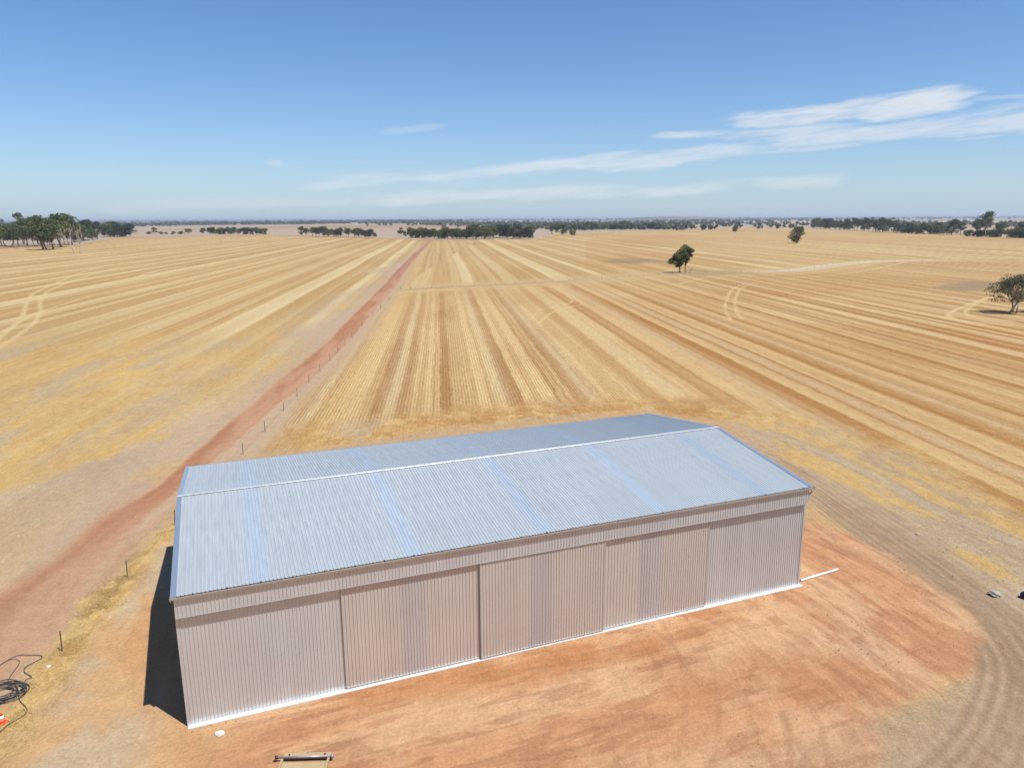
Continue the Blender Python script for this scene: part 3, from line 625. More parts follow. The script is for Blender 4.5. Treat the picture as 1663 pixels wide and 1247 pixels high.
# flashings: ridge cap, barge caps
def strip(name, prof, u0, u1, mt, par, sm=False):
    V = [(u0, v, z) for v, z in prof]+[(u1, v, z) for v, z in prof]; n = len(prof)
    Fs = [(i, (i+1) % n, n+(i+1) % n, n+i) for i in range(n)]+[tuple(reversed(range(n))), tuple(range(n, 2*n))]
    return link(name, mesh(name, V, Fs, sm), par, mt)
sl = math.tan(slope)
strip('ridge_cap', [(VR-.13, HR+.062-.13*sl+.008), (VR-.12, HR+.078-.12*sl), (VR-.03, HR+.088), (VR+.03, HR+.088), (VR+.12, HR+.078-.12*sl), (VR+.13, HR+.062-.13*sl+.008), (VR, HR+.060)], -.10, LEN+.10, M_CAP, roof)
for u0, u1 in ((-.12, .16), (LEN-.12, LEN+.14)):
    for sg in (0, 1):
        va, za, vb, zb = (EAVE_V, HEF, VR, HR) if sg == 0 else (VR, HR, BACK-EAVE_V, HEF)
        V = []; ue = u0 if u0 < 0 else u1
        for v, z in ((va, za), (vb, zb)):
            V += [(u0, v, z-.02), (u1, v, z-.02), (u1, v, z+.055), (u0, v, z+.055)]
        Fs = [(0, 1, 5, 4), (1, 2, 6, 5), (2, 3, 7, 6), (3, 0, 4, 7), (3, 2, 1, 0), (4, 5, 6, 7)]
        link('barge_cap', mesh('barge_cap', V, Fs), roof, M_BARGE)
        V = []; e0, e1 = (-.125, -.10) if u0 < 0 else (LEN+.115, LEN+.145)
        for v, z in ((va, za), (vb, zb)):
            V += [(e0, v, z-.24), (e1, v, z-.24), (e1, v, z+.04), (e0, v, z+.04)]
        link('barge_board', mesh('barge_board', V, Fs), roof, M_BARGE)
# fascia band above the doors: ribbed sheets
FV, FB = -.07, 6.272
def wall_panel(name, u0, u1, v, z0, z1, mt, par, face=-1, h=.03, rib=None):
    n = max(1, round((u1-u0)/PITCHR)); w_ = (u1-u0)/n
    me = sheet_mesh(name, n, (v, z0), (v, z1), (face, 0), w_, h) if face < 0 else sheet_mesh(name, n, (v, z1), (v, z0), (face, 0), w_, h)
    return link(name, me, par, mt, (u0, 0, 0))
def sheets(name, u0, u1, v, z0, z1, mt, par, face=-1, ribs=4):
    n = max(1, round((u1-u0)/(ribs*PITCHR))); w_ = (u1-u0)/n
    me = sheet_mesh(name, ribs, (v, z0), (v, z1), (face, 0), w_/ribs) if face < 0 else sheet_mesh(name, ribs, (v, z1), (v, z0), (face, 0), w_/ribs)
    me.materials.append(mt)
    for i in range(n): link(name, me, par, None, (u0+i*w_, 0, 0))
fas = link('fascia', B().box(.02, LEN-.02, FV+.06, .20, HE-.32, HE-.16).me('fascia_beam'), shed, M_DARK)
sheets('fascia_sheet', 0., LEN, FV, FB, HE-.10, M_WALL, fas)
strip('fascia_trim', [(FV-.045, FB-.02), (FV-.045, FB+.03), (FV-.035, FB+.03), (FV-.035, FB-.012), (FV+.02, FB-.012), (FV+.02, FB-.02)], 0., LEN, M_WALL, fas)
# front wall: two fixed bays
WV = .21
fw = link('front_wall', B().box(.1, LEN-.1, WV+.05, WV+.20, FB-.1, FB+.2).me('girt'), shed, M_DARK)
sheets('wall_sheet', .0, 8.25, WV, .06, FB+.3, M_WALL, fw)
sheets('wall_sheet', 31.75, LEN, WV, .06, FB+.3, M_WALL, fw)
# sliding doors
for i, (u0, u1, v, sk0, sk1) in enumerate(((8.10, 16.10, .115, 11.35, 12.75), (15.98, 24.15, -.02, 19.1, 20.55), (24.05, 31.95, .115, 26.75, 28.35))):
    d = link('sliding_door', B().box(u0, u1, v+.012, v+.05, .14, .28).box(u0, u1, v+.012, v+.05, 3., 3.12).box(u0, u1, v+.012, v+.05, 5.8, 5.92).me('door_rail'), shed, M_GUT)
    sheets('door_sheet', u0+.04, sk0, v, .13, FB+.25, M_DOOR, d); sheets('translucent_sheet', sk0, sk1, v, .13, FB+.25, M_DSKY, d, ribs=4); sheets('door_sheet', sk1, u1-.04, v, .13, FB+.25, M_DOOR, d)
    for ue, w_ in ((u0, .05), (u1-.05, .05)):
        link('edge_trim', B().box(ue-.005, ue+w_+.005, v-.045, v+.07, .115, FB+.2).me('edge_trim'), d, M_GUT)
    link('bottom_rail', B().box(u0+.05, u1-.05, v-.036, v+.02, .105, .165).me('bottom_rail'), d, M_GUT)
# corner flashings, back and side walls
link('corner_flashing', B().box(-.04, .10, WV-.045, WV+.12, .055, FB+.05).me('corner_flashing'), shed, M_WALL)
link('corner_flashing', B().box(LEN-.10, LEN+.04, WV-.045, WV+.12, .055, FB+.05).me('corner_flashing'), shed, M_GUT)
bw = link('back_wall', B().box(.1, LEN-.1, BACK-.2, BACK-.1, 5., 5.2).me('girt'), shed, M_DARK)
sheets('wall_sheet', 0., LEN, BACK-.05, 0., HE-.05, M_WALL, bw, face=1, ribs=8)
for uu_, sg, nm in ((0., -1, 'left'), (LEN, 1, 'right')):
    gw = empty('end_wall'); gw.parent = shed
    n = 24
    for i in range(n):
        v0, v1 = WV+.12+(BACK-.1-WV-.12)*i/n, WV+.12+(BACK-.1-WV-.12)*(i+1)/n
        zt = lambda v: HE+(HR-HE)*(1-abs(v-VR)/VR)-.05
        V = []; w_ = (v1-v0)/4
        pr = [(v0+a, b) for a, b in ribrow(4, w_)]
        for (v, hh) in pr: V.append((uu_+sg*hh, v, 0.))
        for (v, hh) in pr: V.append((uu_+sg*hh, v, zt(v)))
        m = len(pr); Fs = [((k, k+1, m+k+1, m+k) if sg > 0 else (k+1, k, m+k, m+k+1)) for k in range(m-1)]
        link('wall_sheet', mesh('end_sheet', V, Fs), gw, M_WALL)
# gutter, straps, downpipe
gv = EAVE_V+.05
gp = [(gv+.10, HE+.00), (gv+.085, HE+.00), (gv+.085, HE-.13), (gv-.04, HE-.13), (gv-.075, HE-.02), (gv-.075, HE+.005), (gv-.09, HE+.005), (gv-.09, HE-.03), (gv-.052, HE-.145), (gv+.10, HE-.145)]
def gutter(flip):
    pr = gp if not flip else [(BACK-v, z) for v, z in reversed(gp)]
    g = strip('gutter', pr, -.14, LEN+.24, M_GUT, shed)
    strip('gutter_lining', [(a, b) for a, b in ([(gv+.083, HE-.12), (gv-.035, HE-.12), (gv-.035, HE-.127), (gv+.083, HE-.127)] if not flip else [(BACK-gv-.083, HE-.127), (BACK-gv+.035, HE-.127), (BACK-gv+.035, HE-.12), (BACK-gv-.083, HE-.12)])], -.13, LEN+.23, M_DARK, g)
    if not flip:
        me = B().box(-.03, .03, gv-.10, gv+.10, HE+.008, HE+.022).me('strap'); me.materials.append(M_DARK)
        for k in range(25): link('gutter_strap', me, g, None, (.9+1.6*k, 0, 0))
        link('gutter_end', B().box(LEN+.24, LEN+.25, gv-.09, gv+.10, HE-.145, HE+.01).me('gutter_end'), g, M_DARK)
        link('gutter_end', B().box(-.15, -.14, gv-.09, gv+.10, HE-.145, HE+.01).me('gutter_end'), g, M_CAP)
gutter(False); gutter(True)
link('soffit', B().box(0, LEN, EAVE_V+.1, FV-.002, HE-.16, HE-.13).me('soffit'), shed, M_WALL)
link('downpipe', B().tube([(LEN+.10, gv, HE-.13), (LEN+.10, gv, HE-.35), (LEN+.12, .30, HE-.95), (LEN+.12, .44, HE-1.2), (LEN+.12, .44, .25), (LEN+.12, .38, .10)], .05, 8).me('downpipe', True), shed, M_GUT)
# concrete strip at the door line
link('concrete_strip', bevel(B().box(-.02, LEN+.14, -.11, .50, -.15, .05).me('concrete_strip'), .01), shed, M_CONC)
link('floor_slab', B().box(.05, LEN-.05, .50, BACK-.12, -.15, .04).me('floor_slab'), shed, M_CONC)

# ------------------------------------------------------------------ pipe, stones, cable, cone, deck, bag
def up(x, y, z): return Vector((x, y, z))
M_PVC = mat('white_pvc', (.62, .62, .61), .35, var=.03)
(pa, pb) = [(20.7, 48.33), (24.09, 50.01)]
pm = B().tube([(pa[0], pa[1], .07), (pb[0], pb[1], .07)], .075, 14, False)
pm.tube([(pb[0], pb[1], .07), (pa[0], pa[1], .07)], .068, 14, False)
dd_ = (Vector(pb)-Vector(pa)).normalized(); pm.tube([(pb[0]-dd_.x*.25, pb[1]-dd_.y*.25, .07), (pb[0], pb[1], .07)], .084, 14, False)
finish(link('drain_pipe', pm.me('drain_pipe', True), None, M_PVC), 'white plastic stormwater pipe lying on orange earth at the right corner of the shed', 'pipe')
def stone(name, px, size, mt, label, seed, flat=.5, cat='stone'):
    rg = random.Random(seed); bm = bmesh.new(); bmesh.ops.create_icosphere(bm, subdivisions=3, radius=1)
    for v in bm.verts:
        n_ = v.co.copy(); k = 1+.22*math.sin(3*n_.x+seed)*math.cos(2.3*n_.y+seed*2)+.12*math.sin(7*n_.z+5*n_.x+seed)+rg.uniform(-.05, .05)
        v.co = Vector((n_.x*size*k, n_.y*size*.8*k, n_.z*size*flat*k+size*flat*.55))
    me = bpy.data.meshes.new(name); bm.to_mesh(me); bm.free()
    finish(link(name, me, None, mt, (px[0], px[1], -.02)), label, cat)
M_CHALK = mat('chalk_stone', (.46, .43, .39), .9, var=.15, vscale=6, bump=.5, bscale=14)
M_GREY = mat('grey_stone', (.26, .25, .22), .9, var=.3, vscale=5, bump=.6, bscale=10)
(s1, s2, s3, s4, s5, s6, s7) = [(-14.99, 32.56), (33.34, 46.21), (35.23, 45.85), (-27.33, 38.42), (33.43, 56.28), (8.99, 42.43), (35.66, 68.64)]
stone('chalk_lump', s1, .24, M_CHALK, 'small chalky white lump on orange earth near the front left corner of the shed', 3, .35)
stone('boulder', s2, .42, M_GREY, 'grey boulder on the pale patch beside the track at right', 5, .5)
stone('pale_stone', s4, .12, M_CHALK, 'tiny white stone in the dry grass verge near the cable coil', 8, .5)
stone('small_stone', s5, .16, M_GREY, 'small dark stone on beige soil right of the shed', 12, .4)
stone('clod', s6, .09, M_GREY, 'small dark clod on orange earth before the right end of the front wall', 15, .6)
# dark bag
M_BAG = mat('dark_purple_plastic', (.018, .008, .028), .35, var=.4, vscale=6, bump=.6, bscale=8)
bm = bmesh.new(); bmesh.ops.create_icosphere(bm, subdivisions=4, radius=1); rg = random.Random(9)
for v in bm.verts:
    n_ = v.co.copy(); a = math.atan2(n_.y, n_.x); k = 1+.10*math.sin(7*a+n_.z*3)+.06*math.sin(13*a+5*n_.z)
    top = max(0, n_.z); v.co = Vector((n_.x*.36*k*(1-.75*top**3), n_.y*.30*k*(1-.75*top**3), n_.z*.26+.20+.14*top**5))
me = bpy.data.meshes.new('bag'); bm.to_mesh(me); bm.free(); me.polygons.foreach_set('use_smooth', [True]*len(me.polygons))
finish(link('plastic_bag', me, None, M_BAG, (s3[0], s3[1], 0)), 'dark purple plastic bag at the right edge beside the grey boulder', 'bag')
# coil of black poly pipe with a loose tail
M_POLY = mat('black_poly_pipe', (.035, .037, .042), .4, var=.2, vscale=3)
(cc_, ) = [(-28.27, 35.8)]
rg = random.Random(4); pts = []
for k in range(0, 9*28+1):
    a = 2*math.pi*k/28; lap = k/28; rr = .72+.40*math.sin(lap*2.4+1)*.6+.05*math.sin(a*3+lap)
    pts.append((cc_[0]+rr*math.cos(a)*1.28+.07*math.sin(lap*3), cc_[1]+rr*math.sin(a)*1.05+.09*math.cos(lap*2), .05+.028*lap+.03*math.sin(a*2+lap*2)))
coil = empty('pipe_coil', (0, 0, 0)); finish(coil, 'loose coil of black poly pipe with trailing ends on the verge at lower left', 'pipe coil')
link('coil', B().tube(pts, .028, 6).me('coil', True), coil, M_POLY)
tail = [(p_[0], p_[1], .06) for p_ in [(-27.45, 36.12), (-27.79, 37.07), (-27.63, 37.35), (-28.36, 37.83), (-28.6, 38.31), (-28.4, 38.8), (-28.24, 39.23), (-28.47, 39.49), (-29.09, 39.53), (-29.81, 39.5), (-30.11, 39.06), (-30.25, 38.51), (-30.3, 37.85)]]
link('tail', B().tube(spline(tail, 6), .02, 6).me('tail', True), coil, M_POLY)
tail = [(p_[0], p_[1], .05) for p_ in [(-27.34, 35.73), (-26.89, 35.2), (-26.35, 34.78), (-26.02, 34.43), (-25.93, 33.98), (-26.19, 33.49), (-26.29, 33.07), (-26.29, 32.46)]]
link('tail', B().tube(spline(tail, 6), .016, 6).me('tail2', True), coil, M_POLY)
tail = [(p_[0], p_[1], .05) for p_ in [(-28.66, 36.73), (-28.95, 37.54), (-29.19, 38.56), (-29.44, 38.99), (-29.86, 39.12), (-30.17, 38.94), (-30.27, 38.32)]]
link('tail', B().tube(spline(tail, 6), .013, 6).me('tail3', True), coil, M_POLY)
# cone
(cn, ) = [(-26.71, 33.5)]
cone = empty('traffic_cone', (cn[0], cn[1], 0)); finish(cone, 'orange traffic cone with a white band at the left edge below the pipe coil', 'traffic cone')
M_OR = mat('orange_plastic', (.75, .10, .03), .45, var=.1); M_WH = mat('white_reflective_band', (.8, .8, .8), .4)
link('base', bevel(B().box(-.2, .2, -.2, .2, 0, .045).me('base'), .012), cone, M_OR)
def frust(r0, r1, z0, z1): return B().tube([(0, 0, z0), (0, 0, z1)], [r0, r1], 18)
link('body', frust(.155, .115, .045, .22).me('b', True), cone, M_OR)
link('white_band', frust(.118, .078, .22, .42).me('b', True), cone, M_WH)
link('tip', frust(.076, .035, .42, .66).me('b', True), cone, M_OR)
# low tan deck with cross tube
M_TAN = mat('dusty_tan_steel', tuple(alb(214, 188, 146)), .7, var=.10, vscale=3, bump=.15)
M_TUBE = mat('grey_tube', (.30, .24, .25), .45, .3, var=.2)
(k0, k1, k2) = [(-11.21, 30.58), (-8.88, 30.66), (-11.26, 31.12)]
kx = Vector((k1[0]-k0[0], k1[1]-k0[1], 0)); kw = kx.length; ka = math.atan2(kx.y, kx.x)
deck = empty('low_trailer', (k0[0], k0[1], 0), ka); finish(deck, 'low dusty tan steel trailer deck with grey cross tube at the bottom edge', 'trailer')
dep = .40
link('front_plate', bevel(B().box(0.03, kw-.02, 0., dep, .10, .15).me('plate'), .01), deck, M_TAN)
link('rear_deck', bevel(B().box(.06, kw-.08, -2.6, -.20, .06, .12).me('deck'), .01), deck, M_TAN)
for v in (.05, kw-.07): link('side_rail', B().box(v-.05, v+.05, -2.6, -.08, .12, .24).me('rail'), deck, M_TAN)
link('cross_tube', B().tube([(-.24, -.03, .26), (kw+.14, -.03, .26)], .05, 10).me('tube', True), deck, M_TUBE)
for u_ in (-.24, kw+.10): link('tube_end', B().tube([(u_-.06, -.03, .26), (u_+.06, -.03, .26)], .085, 12).me('cap', True), deck, M_DARK if u_ < 0 else M_TUBE)
for u_ in (.0, kw): link('upright', B().box(u_-.03, u_+.03, -.06, 0., .0, .24).me('upright'), deck, M_DARK)
for u_ in (.30, kw-.32): link('bolt', B().tube([(u_, .24, .15), (u_, .24, .19)], .045, 10).me('bolt'), deck, M_DARK)
link('latch', B().box(kw/2-.06, kw/2+.06, .33, .37, .15, .18).me('latch'), deck, M_TUBE)
for u_ in (.30, kw-.30):
    link('wheel', B().tube([(u_-.09, -1.6, .14), (u_+.09, -1.6, .14)], .14, 16).me('wheel'), deck, M_DARK)

# ------------------------------------------------------------------ dry grass on the verge
def blades(name, P, hmin, hmax, wd, mt, seed, lean=.5):
    rs_ = np.random.RandomState(seed); n = len(P); a = rs_.uniform(0, 2*math.pi, n); h = rs_.uniform(hmin, hmax, n)
    lx, ly = rs_.normal(0, lean, n)*h, rs_.normal(0, lean, n)*h; b = np.stack([P[:, 0], P[:, 1], np.full(n, -.03)], 1)
    wv = np.stack([np.cos(a)*wd, np.sin(a)*wd, np.zeros(n)], 1); tip = b+np.stack([lx, ly, h], 1)
    V = np.stack([b-wv, b+wv, tip], 1).reshape(-1, 3); Fq = np.arange(3*n).reshape(-1, 3)
    return link(name, npmesh(name, V, Fq), None, mt)
M_DRY = mat('dry_grass', tuple(alb(246, 214, 150)), .9, col2=tuple(alb(216, 172, 108)), vscale=.9, coords='Object')
rs_ = np.random.RandomState(2)
VG = np.array(VERGE); seg = np.diff(VG, axis=0); cl = np.concatenate([[0], np.cumsum(np.hypot(seg[:, 0], seg[:, 1]))])
tt = rs_.uniform(0, cl[-1], 26000); bx = np.interp(tt, cl, VG[:, 0])+rs_.normal(0, .75, len(tt)); by = np.interp(tt, cl, VG[:, 1])+rs_.normal(0, .75, len(tt))
keep = fbm(bx, by, 1.3, 3, 77) > .52
o = blades('dry_grass', np.stack([bx[keep], by[keep]], 1), .05, .19, .010, M_DRY, 5, 1.0)
finish(o, 'tufts of dry yellow grass along the old fence line beside the shed', 'grass', kind='stuff')

# loose clods and stones
rs_ = np.random.RandomState(21)
gx, gy = rs_.uniform(-20, 40, 5200), rs_.uniform(20, 62, 5200)
along_ = rs_.uniform(0, 40, 420); off_ = -.15-np.abs(rs_.normal(0, .35, 420))
gx = np.concatenate([gx, A0[0]+D1.x*along_+D2.x*off_]); gy = np.concatenate([gy, A0[1]+D1.y*along_+D2.y*off_])
lu = (gx-A0[0])*D1.x+(gy-A0[1])*D1.y; lv = (gx-A0[0])*D2.x+(gy-A0[1])*D2.y
kp = ~((lu > -.3) & (lu < 40.5) & (lv > -.13) & (lv < 21)) & ((fbm(gx, gy, 4, 3, 441) > .5) | (np.arange(len(gx)) > 5200)); gx, gy = gx[kp], gy[kp]
sz = .018+.05*rs_.uniform(0, 1, len(gx))**4*1.05; O = np.array([(1, 0, 0), (-.2, .9, 0), (-.9, -.3, 0), (.1, -1, 0), (.1, .1, .8), (0, 0, -.5)], float)
V = np.stack([gx, gy, sz*.2], 1)[:, None, :]+O[None]*rs_.uniform(.6, 1.3, (len(gx), 6, 1))*sz[:, None, None]; T_ = np.array([(0, 1, 4), (1, 2, 4), (2, 3, 4), (3, 0, 4), (1, 0, 5), (2, 1, 5), (3, 2, 5), (0, 3, 5)])
M_CLOD = mat('earth_clods', tuple(alb(232, 190, 152)), .95, col2=tuple(alb(196, 142, 106)), vscale=1.7)
finish(link('loose_stones', npmesh('clods', V.reshape(-1, 3), (np.arange(len(gx))[:, None, None]*6+T_[None]).reshape(-1, 3)), None, M_CLOD), 'small clods and stones scattered on the earth round the shed', 'stones', kind='stuff')

# ------------------------------------------------------------------ fences
M_POST = mat('rusty_steel_post', (.07, .06, .045), .7, var=.3); M_WIRE = mat('fence_wire', (.25, .24, .22), .5, .6)
M_WOOD = mat('weathered_timber_post', (.20, .16, .12), .9, var=.3)
def post_me(h, wd=.035, wood=False):
    b = B()
    if wood: b.tube([(0, 0, -.2), (0, 0, h)], [.07, .06], 8)
    else:
        b.box(-wd, wd, -.006, .006, -.2, h); b.box(-.006, .006, .006, wd*1.3, -.2, h)
    return b.me('post')
def fence(name, P, h, label, step=None, wood_every=0, mtp=M_POST):
    f = empty(name, (P[0][0], P[0][1], 0)); finish(f, label, 'fence'); base = Vector((P[0][0], P[0][1], 0))
    if step:
        Q = []; acc = 0; nxt = 0
        for i in range(len(P)-1):
            a, b = Vector(P[i]), Vector(P[i+1]); L = (b-a).length
            while nxt <= acc+L: Q.append(tuple(a+(b-a)*((nxt-acc)/L))); nxt += step
            acc += L
        P = Q
    rg = random.Random(len(P)); variants = [post_me(h*rg.uniform(.92, 1.06)) for _ in range(3)]; wood = post_me(h*1.05, wood=True)
    for v in variants: v.materials.append(mtp)
    wood.materials.append(M_WOOD)
    for i, (x, y) in enumerate(P):
        me = wood if wood_every and i % wood_every == 0 else rg.choice(variants)
        o = link('post', me, f, None, (x-base.x, y-base.y, 0)); o.rotation_euler = (rg.uniform(-.07, .07), rg.uniform(-.07, .07), rg.uniform(0, 3))
    b = B()
    for z in (.35, .65, .95, 1.15):
        pts = []
        for i in range(len(P)-1):
            a, c = Vector((P[i][0], P[i][1], z)), Vector((P[i+1][0], P[i+1][1], z))
            pts += [a-base, (a+c)/2-base-Vector((0, 0, .03))]
        pts.append(Vector((P[-1][0], P[-1][1], z))-base); b.tube(pts, .004, 3, False)
    link('wire', b.me('wire'), f, M_WIRE)
fence('wire_fence', FENCE, 1.32, 'old wire fence on thin dark steel posts along the red dirt road', wood_every=0)
LF = [(x+.3, y-3.0) for x, y in LANE if x > LX[0]+1]
fence('wire_fence', LF, 1.3, 'distant wire fence on steel posts crossing the stubble beside the pale lane', step=9., wood_every=5)

# ------------------------------------------------------------------ trees
def leafmat(name, c0, c1):
    m = bpy.data.materials.new(name); m.use_nodes = True; q = NT(m.node_tree); p = q.n['Principled BSDF']
    a = q.new('ShaderNodeAttribute', attribute_name='lf'); ob = q.new('ShaderNodeObjectInfo')
    f = q.m('ADD', q.m('MULTIPLY', a.outputs['Fac'], .8), q.m('MULTIPLY', ob.outputs['Random'], .25), clamp=True)
    q.l.new(q.mix(f, tuple(c0)+(1,), tuple(c1)+(1,)), p.inputs['Base Color']); p.inputs['Roughness'].default_value = .6; p.inputs['Specular IOR Level'].default_value = .25
    tr = q.new('ShaderNodeBsdfTranslucent'); tr.inputs[0].default_value = tuple(np.array(c1)*1.3)+(1,)
    mx = q.new('ShaderNodeMixShader'); mx.inputs[0].default_value = .22; q.l.new(p.outputs[0], mx.inputs[1]); q.l.new(tr.outputs[0], mx.inputs[2])
    q.l.new(mx.outputs[0], q.n['Material Output'].inputs[0]); return m
M_LEAF = leafmat('gum_leaves', (.036, .052, .016), (.128, .152, .044))
M_LEAF_HAZED = leafmat('hazed_belt_leaves', (.050, .062, .040), (.115, .125, .075))  # distance haze mixed into the leaf colour: lighter and greyer for the far belts
M_LEAFG = leafmat('grey_gum_leaves', (.035, .042, .025), (.115, .118, .065))
M_LEAFD = leafmat('dark_scrub_leaves', (.021, .030, .014), (.064, .080, .030))
M_BARK = mat('gum_bark', (.20, .14, .10), .9, var=.35, vscale=3)
M_BARKP = mat('pale_gum_bark', (.32, .27, .22), .9, var=.3, vscale=3)
def leaves(rs_, cl, n_each, size):
    """cl: list of (centre, radii); leaf sprays spread through each clump, denser near its skin"""
    cs = np.array([c for c, _ in cl]); rr = np.array([r_ for _, r_ in cl]); k = rs_.randint(0, len(cl), n_each*len(cl))
    d = rs_.normal(size=(len(k), 3)); d /= np.linalg.norm(d, axis=1)[:, None]; rad_ = rs_.uniform(.25, 1, len(k))**.5
    P = cs[k]+d*rr[k]*rad_[:, None]
    nrm = d*.6+rs_.normal(size=d.shape)*.7; nrm /= np.linalg.norm(nrm, axis=1)[:, None]
    a = np.cross(nrm, rs_.normal(size=d.shape)); a /= np.linalg.norm(a, axis=1)[:, None]; b = np.cross(nrm, a)
    sz = size*rs_.uniform(.5, 1.3, len(k))[:, None]
    V = np.stack([P-a*sz, P+b*sz*.6, P+a*sz, P-b*sz*.6], 1).reshape(-1, 3)
    cv = np.repeat(_h(k.astype(float), k*0., 5)*.6+rs_.uniform(0, .4, len(k)), 4)
    return V, np.arange(len(V)).reshape(-1, 4), cv
def tree_meshes(seed, H, W, stems=1, bare=.3, n_cl=14, n_leaf=70, size=.3, lean=0., kind='gum', flat=.45, dense=1.):
    rs_ = np.random.RandomState(seed); cl = []; tb = B()
    z0 = H*bare
    for i in range(n_cl):
        q_ = (i+.5)/n_cl; a = i*2.4+rs_.uniform(-.5, .5)
        zc = z0+(H-z0)*(.12+.80*rs_.uniform(0, 1)**.8); prof = math.sin(math.pi*min(1, max(.08, (zc-z0)/(H-z0)*.78+.18)))**.7
        rad_ = W/2*prof*math.sqrt(rs_.uniform(.05, 1))*.78
        c = np.array([math.cos(a)*rad_+lean*(zc/H)*W, math.sin(a)*rad_, zc]); rr = W*rs_.uniform(.15, .25)*dense
        rz = rr*rs_.uniform(.55, .85) if kind == 'gum' else rr*.85
        c[2] = min(c[2], H-rz); cl.append((c, np.array([rr, rr*rs_.uniform(.8, 1.1), rz])))
    V, Fq, cv = leaves(rs_, cl, n_leaf, size)
    me = npmesh('crown', V, Fq); at_ = me.attributes.new('lf', 'FLOAT', 'POINT'); at_.data.foreach_set('value', cv.astype(np.float32))
    tr = max(.12, H*.022)
    for sdx in range(stems):
        off = np.array([rs_.uniform(-.04, .04)*W*stems, rs_.uniform(-.04, .04)*W*stems, -.3]); mine = cl[sdx::stems]
        top = np.array([off[0]+rs_.uniform(-.06, .1)*W+lean*.4*W, off[1]+rs_.uniform(-.08, .08)*W, z0*1.05])
        mid_ = (off+top)/2+np.array([rs_.uniform(-.03, .03)*W, rs_.uniform(-.03, .03)*W, 0])
        tb.tube([off, mid_, top], [tr*1.25, tr, tr*.8], 7)
        for c, rr in mine:
            m_ = (top+c)/2+np.array([0, 0, -.05*H*rs_.uniform(0, 1)]); tb.tube([top, m_, c], [tr*.55, tr*.35, tr*.12], 5, False)
    return me, tb.me('trunk', True)
VAR = {}
def variants(key, n, **k):
    VAR[key] = [tree_meshes(1000*sum(map(ord, key))+i*7, seed_free(k, i, 'H'), seed_free(k, i, 'W'), **{a: b for a, b in k.items() if a not in 'HW'}) for i in range(n)]
def seed_free(k, i, a): return k[a]*(1+.12*math.sin(i*2.7+(1 if a == 'H' else 4)))
variants('belt', 7, H=11., W=11.5, bare=.08, n_cl=18, n_leaf=105, size=.42, stems=1)
variants('tall', 6, H=17., W=13.5, bare=.26, n_cl=18, n_leaf=105, size=.50, stems=1)
variants('bush', 5, H=5.5, W=7.5, bare=.0, n_cl=12, n_leaf=90, size=.36, stems=2, kind='bush')
def tree(kind, x, y, h, label, group=None, leaf=None, bark=None, wide=1., idx=None, rng=random.Random(3), name='gum_tree'):
    vs_ = VAR[kind]; i = rng.randrange(len(vs_)) if idx is None else idx; cm, tm = vs_[i]
    base = {'belt': 11., 'tall': 17., 'bush': 5.5}[kind]; s = h/base
    o = empty(name, (x, y, 0), rng.uniform(0, 6.28)); o.scale = (s*wide, s*wide, s)
    finish(o, label, 'tree' if kind != 'bush' or h > 4 else 'bush', group)
    for nm, me, mt in (('crown', cm, leaf or M_LEAF), ('trunk', tm, bark or M_BARK)):
        c = link(nm, me, o)
        if not me.materials: me.materials.append(mt)
        if me.materials[0] != mt: c.material_slots[0].link = 'OBJECT'; c.material_slots[0].material = mt
    return o
def at(px, d):
    """a spot by bearing and distance"""
    return (math.sin(px)*d, math.cos(px)*d)
# hand-placed trees in the open
def own_tree(name, loc, H, W, label, seed, leaf, bark, wide=None, **k):
    cm, tm = tree_meshes(seed, H, W, **k); o = empty(name, (loc[0], loc[1], 0)); finish(o, label, 'tree')
    link('crown', cm, o, leaf); link('trunk', tm, o, bark); return o
(h1, h2, h3, h4, h5, st) = [(82.03, 357.4), (296.12, 777.93), (418.48, 1400.69), (409.53, 1595.71), (136.01, 199.21), (85.16, 353.02)]
# the big paddock tree: clumps set out to its lopsided shape
rs_ = np.random.RandomState(8)
CL1 = [((-5.3, 0, 5.2), 1.5), ((-4.4, .8, 6.1), 1.4), ((-3.6, -.6, 4.9), 1.6), ((-2.6, .4, 6.6), 1.5), ((-2.7, -.8, 8.6), 1.5), ((-1.2, .5, 9.8), 1.7), ((-1.4, -1, 7.6), 1.6), ((-.9, 1, 5.6), 1.9),
       ((.2, -.5, 11.2), 1.7), ((1.6, .4, 12.4), 1.5), ((.9, -1.2, 9.2), 1.6), ((2.8, -.3, 11.5), 1.4), ((4.0, .5, 10.9), 1.3), ((5.0, -.2, 10.4), 1.1), ((3.6, .6, 9.4), 1.3), ((2.6, -.8, 7.8), 1.2),
       ((4.6, .1, 8.1), .9), ((3.1, .4, 6.3), 1.0), ((2.4, -.3, 5.0), .7), ((-.8, 0, 3.9), 1.3), ((-2.0, .3, 3.2), .9), ((.3, .7, 4.4), 1.0), ((.8, .3, 7.2), 1.2), ((2.0, .2, 3.9), .45)]
CL1 += [((-.2, .6, 8.6), 1.8), ((1.5, .8, 10.4), 1.6), ((-1.9, -.4, 5.9), 1.6), ((.4, -.8, 6.2), 1.5), ((2.2, .9, 9.3), 1.4), ((-3.3, .5, 7.6), 1.3), ((1.5, -.2, 5.6), 1.0)]
cl = [(np.array(c), np.array([r_*1.06, r_*1.15, r_*.76])) for c, r_ in CL1]
V, Fq, cv = leaves(rs_, cl, 330, .25)
cm = npmesh('crown', V, Fq); a_ = cm.attributes.new('lf', 'FLOAT', 'POINT'); a_.data.foreach_set('value', cv.astype(np.float32))
hero = empty('gum_tree', (h1[0], h1[1], 0)); finish(hero, 'biggest lone gum tree in the middle of the stubble, leaning crown on two trunks', 'tree')
link('crown', cm, hero, M_LEAF)
